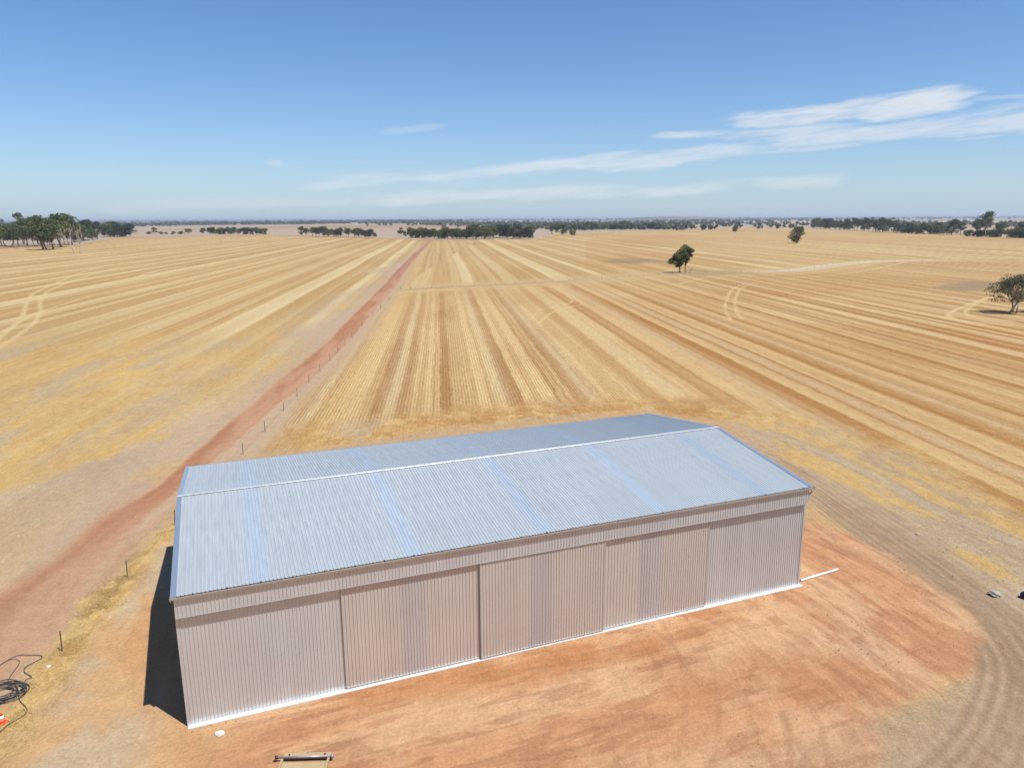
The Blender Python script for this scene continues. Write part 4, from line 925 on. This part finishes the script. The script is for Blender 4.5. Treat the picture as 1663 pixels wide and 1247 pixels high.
tb = B(); tb.tube([(-.6, 0, -.3), (-.7, 0, 1.8), (-.9, .2, 4.2)], [.42, .36, .28], 8); tb.tube([(2.0, .1, -.3), (1.9, .1, 3.2), (2.1, .2, 7.0)], [.24, .2, .13], 8)
for j, (c, r_) in enumerate(CL1):
    s0 = Vector((-.85, .1, 3.4)) if c[0] < 1.4 else Vector((2.0, .15, 4.6)); e0_ = Vector(c); m_ = (s0+e0_)/2+Vector((.2*math.sin(j), .1, -.25)); tb.tube([s0, m_, e0_], [.17, .11, .04], 5, False)
link('trunk', tb.me('trunk', True), hero, M_BARK)
dead = B().tube([(0, 0, -.2), (.9, .1, 1.6), (1.75, .1, 3.9)], [.17, .14, .07], 7)
finish(link('dead_stump', dead.me('dead_stump', True), None, M_BARK, (st[0]+.1, st[1]+1, 0)), 'bare leaning dead stem right of the biggest lone gum tree', 'dead tree')
own_tree('gum_tree', h2, 17.5, 16., 'lone spreading gum tree on the far right paddock, shrubby at its left foot', 22, M_LEAF, M_BARK, bare=.02, n_cl=34, n_leaf=130, size=.46, lean=.20, stems=2, dense=1.1)
own_tree('gum_tree', h3, 13.5, 13., 'right one of two small lone trees near the far paddock edge', 31, M_LEAF, M_BARK, bare=.08, n_cl=24, n_leaf=110, size=.5, lean=.1, dense=1.15)
own_tree('gum_tree', h4, 13., 12., 'left one of two small lone trees near the far paddock edge', 37, M_LEAFD, M_BARK, bare=.12, n_cl=24, n_leaf=110, size=.5, dense=1.15)
own_tree('gum_tree', h5, 10.6, 13.5, 'grey-green gum tree cut by the right edge above the straw loops', 43, M_LEAFG, M_BARKP, bare=.26, n_cl=34, n_leaf=130, size=.22, stems=3, dense=.72)
own_tree('gum_tree', (h5[0]+8.5, h5[1]-.5), 8., 9., 'second grey-green gum partly outside the right edge', 47, M_LEAFG, M_BARKP, bare=.12, n_cl=20, n_leaf=120, size=.24, stems=2, dense=.85)

# groups: list of (kind, x, y, height, width factor)
RGT = random.Random(12)
def cluster(P, kinds, hr, label, group, leaf=None, bark=None, depth=25, wr=(.9, 1.2), special={}):
    n = len(P); hs = [RGT.uniform(*hr) for _ in P]; big = max(range(n), key=lambda i: hs[i])
    for j, (x, y) in enumerate(P):
        d = math.hypot(x, y); k = RGT.uniform(0, depth)/d; x2, y2 = x*(1+k), y*(1+k); lb = label
        if n > 2: lb = 'tallest '+label if j == big else 'leftmost '+label if j == 0 else 'rightmost '+label if j == n-1 else label+(', '+('left', 'middle', 'right')[min(2, 3*j//n)]+' part' if n > 8 else '')
        tree(RGT.choice(kinds), x2, y2, hs[j], lb, group, leaf and RGT.choice(leaf), bark, RGT.uniform(*wr), rng=RGT)
cluster([(-542.09, 740.79), (-537.69, 737.94), (-538.03, 743.71), (-532.59, 744.16), (-531.22, 746.27), (-525.45, 745.85), (-523.64, 747.07), (-521.35, 750.67), (-517.08, 752.4), (-519.29, 760.36), (-513.39, 757.55), (-513.04, 765.89), (-512.38, 769.7), (-505.86, 766.52), (-500.96, 767.0), (-498.42, 767.9), (-492.68, 770.8), (-489.82, 771.93), (-492.14, 779.02), (-486.87, 777.61), (-486.9, 787.58), (-479.38, 782.08), (-480.58, 792.12), (-476.41, 795.08), (-467.16, 786.53), (-464.59, 789.26)], ['tall'], (21, 30), 'pale-trunked gum in the open wood at the left edge', 'gums of the left wood', [M_LEAF, M_LEAF, M_LEAFG], M_BARKP, 120, (0.85, 1.15), {})
cluster([(-436.83, 694.62), (-432.48, 694.08), (-435.19, 708.91)], ['tall'], (27, 30), 'tall gum in the front row of the left wood', 'front gums of the left wood', [M_LEAF], M_BARK, 2, (1.0, 1.2), {})
cluster([(-458.38, 759.37)], ['tall'], (33, 34), 'tallest broad-crowned gum of the left wood, just above the dead tree', None, [M_LEAF], M_BARK, 60, (1.2, 1.25), {})
cluster([(-554.76, 847.82)], ['tall'], (33, 34), 'tall thin gum rising above the canopy of the left wood', None, [M_LEAFG], M_BARKP, 100, (0.75, 0.8), {})
cluster([(-543.23, 927.56), (-548.04, 942.52), (-560.59, 973.26), (-574.38, 1006.05), (-587.56, 1034.31), (-588.99, 1043.96), (-602.32, 1074.43), (-615.83, 1112.75)], ['tall', 'belt'], (21, 27), 'gum at the right end of the left wood, standing on pale ground', 'right end gums of the left wood', [M_LEAF, M_LEAFD], M_BARKP, 60, (0.9, 1.2), {})
cluster([(-668.17, 1225.72), (-668.96, 1243.57), (-669.37, 1251.94), (-651.89, 1234.87), (-652.15, 1247.34), (-663.0, 1276.58), (-650.64, 1263.38), (-658.89, 1294.06)], ['belt', 'bush'], (20, 24), 'dense dark tree in the clump just right of the left wood', 'dense clump right of the left wood', [M_LEAF, M_LEAFD], M_BARK, 50, (1.0, 1.3), {})
cluster([(-720.08, 1486.51)], ['bush'], (6, 6.5), 'smallest leftmost bush on the pale flat right of the left wood', None, [M_LEAF], M_BARK, 30, (1.2, 1.3), {})
cluster([(-707.55, 1483.34)], ['tall'], (13, 13.5), 'left one of two small gums on the pale flat beyond the left paddock', None, [M_LEAF], M_BARK, 30, (1.3, 1.4), {})
cluster([(-692.32, 1479.48)], ['bush'], (6, 6.5), 'low bush between the two small gums on the pale flat', None, [M_LEAF], M_BARK, 30, (1.2, 1.3), {})
cluster([(-681.29, 1476.69)], ['bush'], (4.5, 5.0), 'tiny bush right of the low bush on the pale flat', None, [M_LEAF], M_BARK, 30, (1.2, 1.3), {})
cluster([(-664.82, 1472.52)], ['bush'], (6, 6.5), 'wide low bush in the middle of the pale flat', None, [M_LEAF], M_BARK, 30, (1.2, 1.3), {})
cluster([(-648.45, 1468.37)], ['bush'], (7, 7.5), 'small upright tree on the pale flat, left of the slender gum', None, [M_LEAF], M_BARK, 30, (1.2, 1.3), {})
cluster([(-632.16, 1464.25)], ['tall'], (13, 13.5), 'slender gum at the right end of the pale flat', None, [M_LEAF], M_BARK, 30, (1.3, 1.4), {})
cluster([(-606.91, 1472.47), (-589.74, 1466.34), (-578.19, 1449.45), (-570.22, 1458.92), (-555.46, 1431.63), (-556.42, 1452.75), (-535.62, 1418.62), (-531.29, 1432.74), (-514.15, 1410.93), (-507.69, 1421.73), (-504.52, 1431.89), (-494.86, 1434.51), (-484.57, 1424.31), (-475.76, 1415.74), (-465.49, 1407.6)], ['belt', 'belt', 'bush'], (11, 15.5), 'dark tree of the long clump beyond the left paddock', 'trees of the first clump beyond the left paddock', [M_LEAF, M_LEAFD], M_BARK, 60, (0.9, 1.2), {})
cluster([(-350.22, 1249.22), (-339.79, 1238.33), (-322.99, 1216.83), (-313.2, 1201.39), (-306.11, 1189.32), (-299.46, 1194.32), (-288.65, 1179.96), (-281.7, 1185.08), (-271.44, 1171.02), (-263.76, 1152.9), (-252.25, 1144.91), (-246.87, 1136.83), (-236.22, 1127.73), (-228.37, 1119.93)], ['belt', 'tall'], (13.5, 17.5), 'round-headed tree in the broad clump left of the road end', 'trees of the clump left of the road end', [M_LEAF, M_LEAFD], M_BARK, 45, (0.9, 1.2), {})
cluster([(-219.53, 1126.84), (-212.76, 1125.42)], ['belt'], (12.5, 13), 'round dark tree at the right end of the clump left of the road end', 'right end trees of the clump left of the road end', [M_LEAFD], M_BARK, 10, (1.3, 1.5), {})
cluster([(-212.58, 1165.33)], ['bush'], (5, 5.5), 'tiny bush right of the clump, left of the road end', None, [M_LEAF], M_BARK, 10, (0.9, 1.2), {})
cluster([(-170.9, 1156.27)], ['tall'], (12, 13), 'thin greyish bare-looking tree just left of the road end', None, [M_LEAFG], M_BARKP, 20, (1.2, 1.3), {})
cluster([(-164.01, 1154.77)], ['belt'], (8, 8.5), 'small tree touching the thin greyish tree left of the road end', None, [M_LEAF], M_BARK, 10, (0.9, 1.2), {})
cluster([(-143.91, 1066.75), (-137.65, 1066.09), (-133.49, 1063.74), (-126.49, 1058.68), (-121.02, 1049.75), (-116.31, 1049.97), (-112.57, 1037.81), (-107.63, 1039.24), (-100.4, 1040.12), (-93.61, 1024.12), (-89.62, 1017.8), (-87.51, 1026.37), (-78.92, 1009.91), (-73.85, 1000.72), (-71.14, 1009.04), (-63.61, 1005.76), (-59.73, 990.76)], ['belt', 'belt', 'bush'], (12, 15), 'dark tree of the belt straight behind the road end', 'trees of the belt behind the road end, left half', [M_LEAF, M_LEAFD], M_BARK, 60, (1.0, 1.3), {})
cluster([(-54.46, 997.95), (-51.27, 997.48), (-47.58, 986.72), (-42.83, 996.45), (-39.09, 993.83), (-35.65, 977.87), (-30.86, 993.6), (-29.6, 994.2), (-23.16, 992.84), (-18.92, 977.86), (-14.88, 974.75), (-11.59, 976.15), (-8.01, 978.31), (-5.6, 980.01), (1.16, 981.7), (4.22, 984.98), (7.35, 977.71), (12.17, 980.8), (15.16, 982.67), (19.12, 968.27), (22.49, 972.69), (27.09, 980.28)], ['belt', 'tall', 'belt'], (14, 19), 'dark tree of the belt right of the road end', 'trees of the belt behind the road end, right half', [M_LEAF, M_LEAFD], M_BARK, 120, (1.0, 1.3), {})
cluster([(72.18, 1313.03)], ['tall'], (19, 20), 'left one of the three trees right of the long belt', None, [M_LEAF], M_BARK, 5, (1.2, 1.3), {})
cluster([(82.98, 1232.25)], ['belt'], (18, 19), 'middle one of the three trees right of the long belt', None, [M_LEAFD], M_BARK, 5, (1.1, 1.2), {})
cluster([(97.14, 1181.89)], ['bush'], (15, 16), 'right one of the three trees right of the long belt, broad and low', None, [M_LEAF], M_BARK, 5, (0.8, 0.9), {})
cluster([(150.97, 1614.55), (155.21, 1583.7), (163.32, 1606.9), (172.12, 1615.09), (180.59, 1629.7), (194.6, 1650.48), (200.73, 1658.14), (205.56, 1642.96), (219.5, 1656.38), (227.75, 1676.54), (230.9, 1650.88), (243.37, 1671.52), (255.45, 1707.23), (262.15, 1708.94), (272.21, 1703.51), (281.38, 1701.6), (291.48, 1702.82), (299.86, 1710.98), (311.99, 1738.1), (319.78, 1721.51), (326.58, 1732.26), (338.05, 1747.01), (347.35, 1765.5), (365.32, 1781.17), (372.17, 1775.43), (384.99, 1823.34)], ['belt', 'bush'], (12, 20), 'tree of the low belt along the far right paddock', 'trees of the low belt', [M_LEAF, M_LEAFD], M_BARK, 250, (1.1, 1.5), {})
cluster([(426.77, 1936.42), (446.24, 1971.05), (463.35, 1997.73), (468.32, 2001.53), (490.53, 2029.88)], ['bush'], (8, 10), 'low bush at the right end of the low belt on the far paddock edge', 'bushes at the right end of the low belt', [M_LEAFD], M_BARK, 60, (1.1, 1.4), {})
cluster([(740.96, 1836.2), (741.58, 1820.04), (736.73, 1780.42), (734.55, 1758.2), (732.73, 1740.79), (718.82, 1687.71)], ['belt'], (22, 26), 'dark tree at the left end of the long line at right', 'left end trees of the right paddock line', [M_LEAF, M_LEAFD], M_BARK, 60, (0.9, 1.1), {})
cluster([(707.74, 1633.38), (709.17, 1615.56), (698.13, 1568.84), (694.68, 1548.49), (696.71, 1544.19), (688.37, 1500.35), (682.47, 1477.37), (683.33, 1456.61), (677.7, 1433.89), (687.12, 1434.91), (673.72, 1395.02), (678.92, 1391.22), (666.19, 1350.33), (658.98, 1328.34), (662.59, 1324.97), (666.57, 1319.75), (658.51, 1285.84), (663.21, 1284.4)], ['tall', 'belt'], (20, 26), 'tall gum in the dense middle of the line at right', 'middle gums of the right paddock line', [M_LEAF, M_LEAFD], M_BARKP, 60, (0.85, 1.1), {})
cluster([(648.91, 1238.48), (648.68, 1228.32), (649.46, 1218.13), (646.07, 1203.92), (642.29, 1184.98), (645.51, 1175.07), (646.81, 1172.38), (651.82, 1168.11), (654.54, 1162.61), (647.74, 1139.54), (646.28, 1128.97), (648.89, 1123.63)], ['belt', 'bush'], (13, 18), 'lower tree midway along the long line at right', 'lower trees of the right paddock line', [M_LEAF, M_LEAFD], M_BARK, 40, (0.9, 1.2), {})
cluster([(646.36, 1095.23)], ['belt'], (22, 23), 'dark round tree standing taller right of the lower trees in the right line', None, [M_LEAFD], M_BARK, 10, (1.0, 1.1), {})
cluster([(657.4, 1092.55)], ['tall'], (20, 21), 'thin grey-crowned gum in the right line', None, [M_LEAFG], M_BARKP, 20, (0.9, 1.0), {})
cluster([(625.18, 983.18)], ['tall'], (33, 34), 'tallest flat-topped gum rising above the right tree line', None, [M_LEAF], M_BARKP, 10, (0.7, 0.75), {})
cluster([(634.2, 1017.35)], ['tall'], (25, 26), 'tall gum just left of the flat-topped gum in the right line', None, [M_LEAF], M_BARK, 10, (0.6, 0.7), {})
cluster([(642.23, 979.47)], ['tall'], (20, 21), 'umbrella-crowned gum right of the flat-topped gum in the right line', None, [M_LEAF], M_BARK, 10, (1.1, 1.2), {})
cluster([(648.32, 944.58), (636.17, 915.7)], ['tall'], (22, 23), 'large gum where the right tree line meets the photo edge', 'gums at the right edge of the line', [M_LEAF], M_BARK, 10, (1.1, 1.2), {})
cluster([(624.12, 1020.47), (619.94, 993.08), (623.97, 991.85), (630.41, 983.44), (623.14, 965.0), (628.53, 962.2), (630.39, 948.41), (633.52, 938.1), (634.93, 933.68), (639.63, 925.66), (632.84, 911.83), (639.16, 903.36), (640.11, 897.01)], ['bush'], (9, 12), 'low scrub tree at the foot of the right tree line', 'scrub at the foot of the right tree line', [M_LEAFD, M_LEAF], M_BARK, 10, (1.1, 1.4), {})

# dead pale tree in front of the left wood
(dt, ) = [(-364.76, 621.98)]
b = B(); rg = random.Random(6)
def limb(p, d, L, r_, lv):
    e_ = p+d*L; b.tube([p, (p+e_)/2+Vector((rg.uniform(-.1, .1), 0, rg.uniform(-.05, .1)))*L*.3, e_], [r_, r_*.8, r_*.5], 5, False)
    if lv:
        for _ in range(3):
            dn = (d+Vector((rg.uniform(-.8, .8), rg.uniform(-.6, .6), rg.uniform(-.05, .7)))).normalized(); limb(e_, dn, L*rg.uniform(.55, .85), r_*.5, lv-1)
limb(Vector((0, 0, -.3)), Vector((-.38, 0, .92)), 8.5, .75, 3); limb(Vector((4.5, 0, -.3)), Vector((.02, .1, 1)), 7.5, .7, 3)
M_DEAD = mat('bleached_dead_wood', (.36, .27, .22), .9, var=.2)
finish(link('dead_tree', b.me('dead_tree', True), None, M_DEAD, (dt[0], dt[1], 0)), 'bare bleached dead tree in front of the wood at left', 'dead tree')

# far belts: masses one cannot count
def belt(P, n, h, size, seed, leaf, label, wobble=40, gap=.0, per=16):
    rs_ = np.random.RandomState(seed); P = np.array(P); sg = np.diff(P, axis=0); cl_ = np.concatenate([[0], np.cumsum(np.hypot(sg[:, 0], sg[:, 1]))])
    tt = rs_.uniform(0, cl_[-1], n); x = np.interp(tt, cl_, P[:, 0])+rs_.normal(0, wobble*.4, n); y = np.interp(tt, cl_, P[:, 1])+rs_.uniform(-wobble, wobble, n)
    if gap: k = fbm(tt, tt*0, cl_[-1]/14, 3, seed) > gap; x, y = x[k], y[k]
    hh = h*rs_.uniform(.55, 1.15, len(x)); wv_ = hh*rs_.uniform(.45, .75, len(x)); Pn = np.stack([x, y], 1)
    k = np.repeat(np.arange(len(x)), per); d = rs_.normal(size=(len(k), 3)); d /= np.linalg.norm(d, axis=1)[:, None]
    q_ = rs_.uniform(.5, 1, len(k)); c = np.stack([x[k]+d[:, 0]*wv_[k]*q_, y[k]+d[:, 1]*wv_[k]*q_, hh[k]*(.55+.42*d[:, 2]*q_)], 1)
    c[:, 2] = np.maximum(c[:, 2], .3)
    a = rs_.normal(size=c.shape); a /= np.linalg.norm(a, axis=1)[:, None]; b_ = np.cross(a, rs_.normal(size=c.shape)); b_ /= np.linalg.norm(b_, axis=1)[:, None]
    s_ = (size*rs_.uniform(.6, 1.4, len(k)))[:, None]; V = np.stack([c-a*s_, c+b_*s_, c+a*s_*.8, c-b_*s_*.9], 1).reshape(-1, 3); V[:, 2] = np.maximum(V[:, 2], 0)
    me = npmesh('belt', V, np.arange(len(V)).reshape(-1, 4)); at_ = me.attributes.new('lf', 'FLOAT', 'POINT'); at_.data.foreach_set('value', np.repeat(rs_.uniform(0, 1, len(k)), 4).astype(np.float32))
    finish(link('tree_belt', me, None, leaf), label, 'trees', kind='stuff')
belt([(-2163.9, 4728.4), (-2046.9, 4852.6), (-1924.4, 4974.0), (-1796.4, 5092.4), (-1663.0, 5207.6), (-1524.3, 5319.2), (-1380.4, 5427.2)], 420, 22, 6, 1, M_LEAF_HAZED, 'far dark tree belt across the pale plain, behind the left clumps', 150, 0, 14)
belt([(-1777.1, 6563.7), (-1506.3, 6357.3), (-1250.4, 6140.7), (-1009.9, 5914.4), (-785.0, 5679.3), (-576.1, 5436.2), (-383.5, 5185.8)], 420, 26, 7, 2, M_LEAF_HAZED, 'far thin tree belt behind the road end', 200, 0.35, 14)
belt([(-265.5, 3590.2), (-75.3, 3532.5), (108.2, 3465.0), (284.3, 3388.1), (452.7, 3302.5), (612.9, 3208.7), (764.5, 3107.3)], 600, 17, 4.5, 3, M_LEAF_HAZED, 'long dark wood across the plain behind the far right paddock', 500, 0.42, 14)
belt([(-56.9, 2299.3), (35.1, 2233.1), (121.6, 2163.3), (202.5, 2090.2), (277.7, 2014.3), (347.2, 1935.8), (410.7, 1855.1)], 420, 14, 4, 4, M_LEAF_HAZED, 'scattered scrub belt nearer the right paddock edge', 200, 0.42, 14)
belt([(717.7, 5150.2), (971.2, 5328.9), (1240.7, 5495.0), (1525.8, 5647.5), (1825.7, 5785.4), (2139.7, 5907.8), (2466.9, 6013.7)], 260, 22, 6, 5, M_LEAF_HAZED, 'far tree belt on the plain left of the right tree line', 300, 0.46, 14)
belt([(986.8, 2405.5), (1103.8, 2317.2), (1214.1, 2223.5), (1317.4, 2124.7), (1413.7, 2021.4), (1502.6, 1914.0), (1584.0, 1803.1)], 330, 16, 4, 6, M_LEAF_HAZED, 'scattered trees on the plain behind the right tree line', 700, 0.46, 14)
belt([(-3057.7, 3301.6), (-2911.4, 3496.6), (-2752.9, 3685.3), (-2582.5, 3867.0), (-2400.5, 4040.7), (-2207.3, 4206.0), (-2003.3, 4361.9)], 700, 20, 6, 7, M_LEAF_HAZED, 'far trees on the plain behind the left wood', 500, 0.42, 14)
belt([(-7809.1, 7747.1), (-5563.4, 9489.4), (-2946.2, 10598.1), (-132.2, 10999.2), (2690.5, 10665.9), (5333.7, 9620.4), (7620.6, 7932.6)], 1500, 26, 14, 8, M_LEAF_HAZED, 'continuous faint tree line along the horizon', 1600, 0.46, 9)
belt([(-14198.4, 14085.6), (-10115.2, 17253.5), (-5356.6, 19269.3), (-240.4, 19998.6), (4891.9, 19392.5), (9697.6, 17491.6), (13855.7, 14422.9)], 1300, 40, 28, 9, M_LEAF_HAZED, 'farthest bluish woods on the horizon', 3500, 0.4, 8)
# low ridge on the horizon
def ridge(azc, half, dist, h, seed, label):
    n, m = 90, 14; V = []; 
    for j in range(m):
        for i in range(n):
            a = azc-half+2*half*i/(n-1); q_ = j/(m-1); r_ = dist*(1+.16*(q_-.5)); e = math.sin(math.pi*i/(n-1))**1.3
            z = h*e*math.sin(math.pi*q_)*(.75+.35*float(vn(np.array([i/9.]), np.array([j/5.+seed]), seed)[0]))-2
            V.append((math.sin(a)*r_, math.cos(a)*r_, z))
    Fs = [(j*n+i, j*n+i+1, (j+1)*n+i+1, (j+1)*n+i) for j in range(m-1) for i in range(n-1)]
    o = link('hills', mesh('hills', V, Fs, True), None, M_HILL); o['kind'] = 'structure'
M_HILL = mat('wooded_hill', (.045, .06, .03), .9, col2=(.20, .16, .10), vscale=.0016, coords='Object')
ridge(0.2179, 0.115, 9500, 60, 1, "")
ridge(0.2490, 0.060, 9000, 48, 2, "")
ridge(-0.0575, 0.220, 24000, 60, 3, "")
ridge(0.5027, 0.250, 26000, 62, 4, "")
ridge(-0.4769, 0.300, 26000, 36, 5, "")
# far pale buildings
M_FARW = mat('far_white_wall', (.5, .49, .47), .7)
def far_shed(x, y, L, W, H, rz, label):
    o = empty('far_shed', (x, y, 0), rz); finish(o, label, 'shed')
    link('wall', B().box(-L/2, L/2, -W/2, W/2, 0, H).me('wall'), o, M_FARW)
    V = [(-L/2-.3, -W/2-.3, H), (L/2+.3, -W/2-.3, H), (L/2+.3, 0, H+W*.16), (-L/2-.3, 0, H+W*.16), (-L/2-.3, W/2+.3, H), (L/2+.3, W/2+.3, H)]
    link('roof', mesh('roof', V, [(0, 1, 2, 3), (3, 2, 5, 4), (0, 3, 4), (1, 5, 2), (0, 4, 5, 1)]), o, M_CAP)
    link('door', B().box(-L/2+2, -L/2+7, -W/2-.05, -W/2, 0, H*.8).me('door'), o, M_DARK)
far_shed(1177.3, 3718.1, 60, 25, 9, 0.2, 'long white far shed on the plain between the right lone trees')
far_shed(1924.7, 3845.2, 75, 30, 10, -0.2, 'long white far shed behind the right tree line')
far_shed(-962.7, 4600.4, 40, 20, 9, 0.1, 'small white far shed on the pale plain left of the road end')
# ------------------------------------------------------------------ air
hz = B().box(-46000, 46000, -46000, 46000, -4, 62).me('haze'); hm = bpy.data.materials.new('haze_air'); hm.use_nodes = True
q = NT(hm.node_tree); q.n.clear(); vo = q.new('ShaderNodeVolumePrincipled'); vo.inputs['Density'].default_value = 7e-05; vo.inputs['Color'].default_value = (.82, .88, 1., 1); vo.inputs['Anisotropy'].default_value = .3
mo = q.new('ShaderNodeOutputMaterial'); q.l.new(vo.outputs[0], mo.inputs['Volume'])
ho = link('haze', hz, None, hm); ho['kind'] = 'stuff'
print('tris', sum(len(m.polygons) for m in bpy.data.meshes))
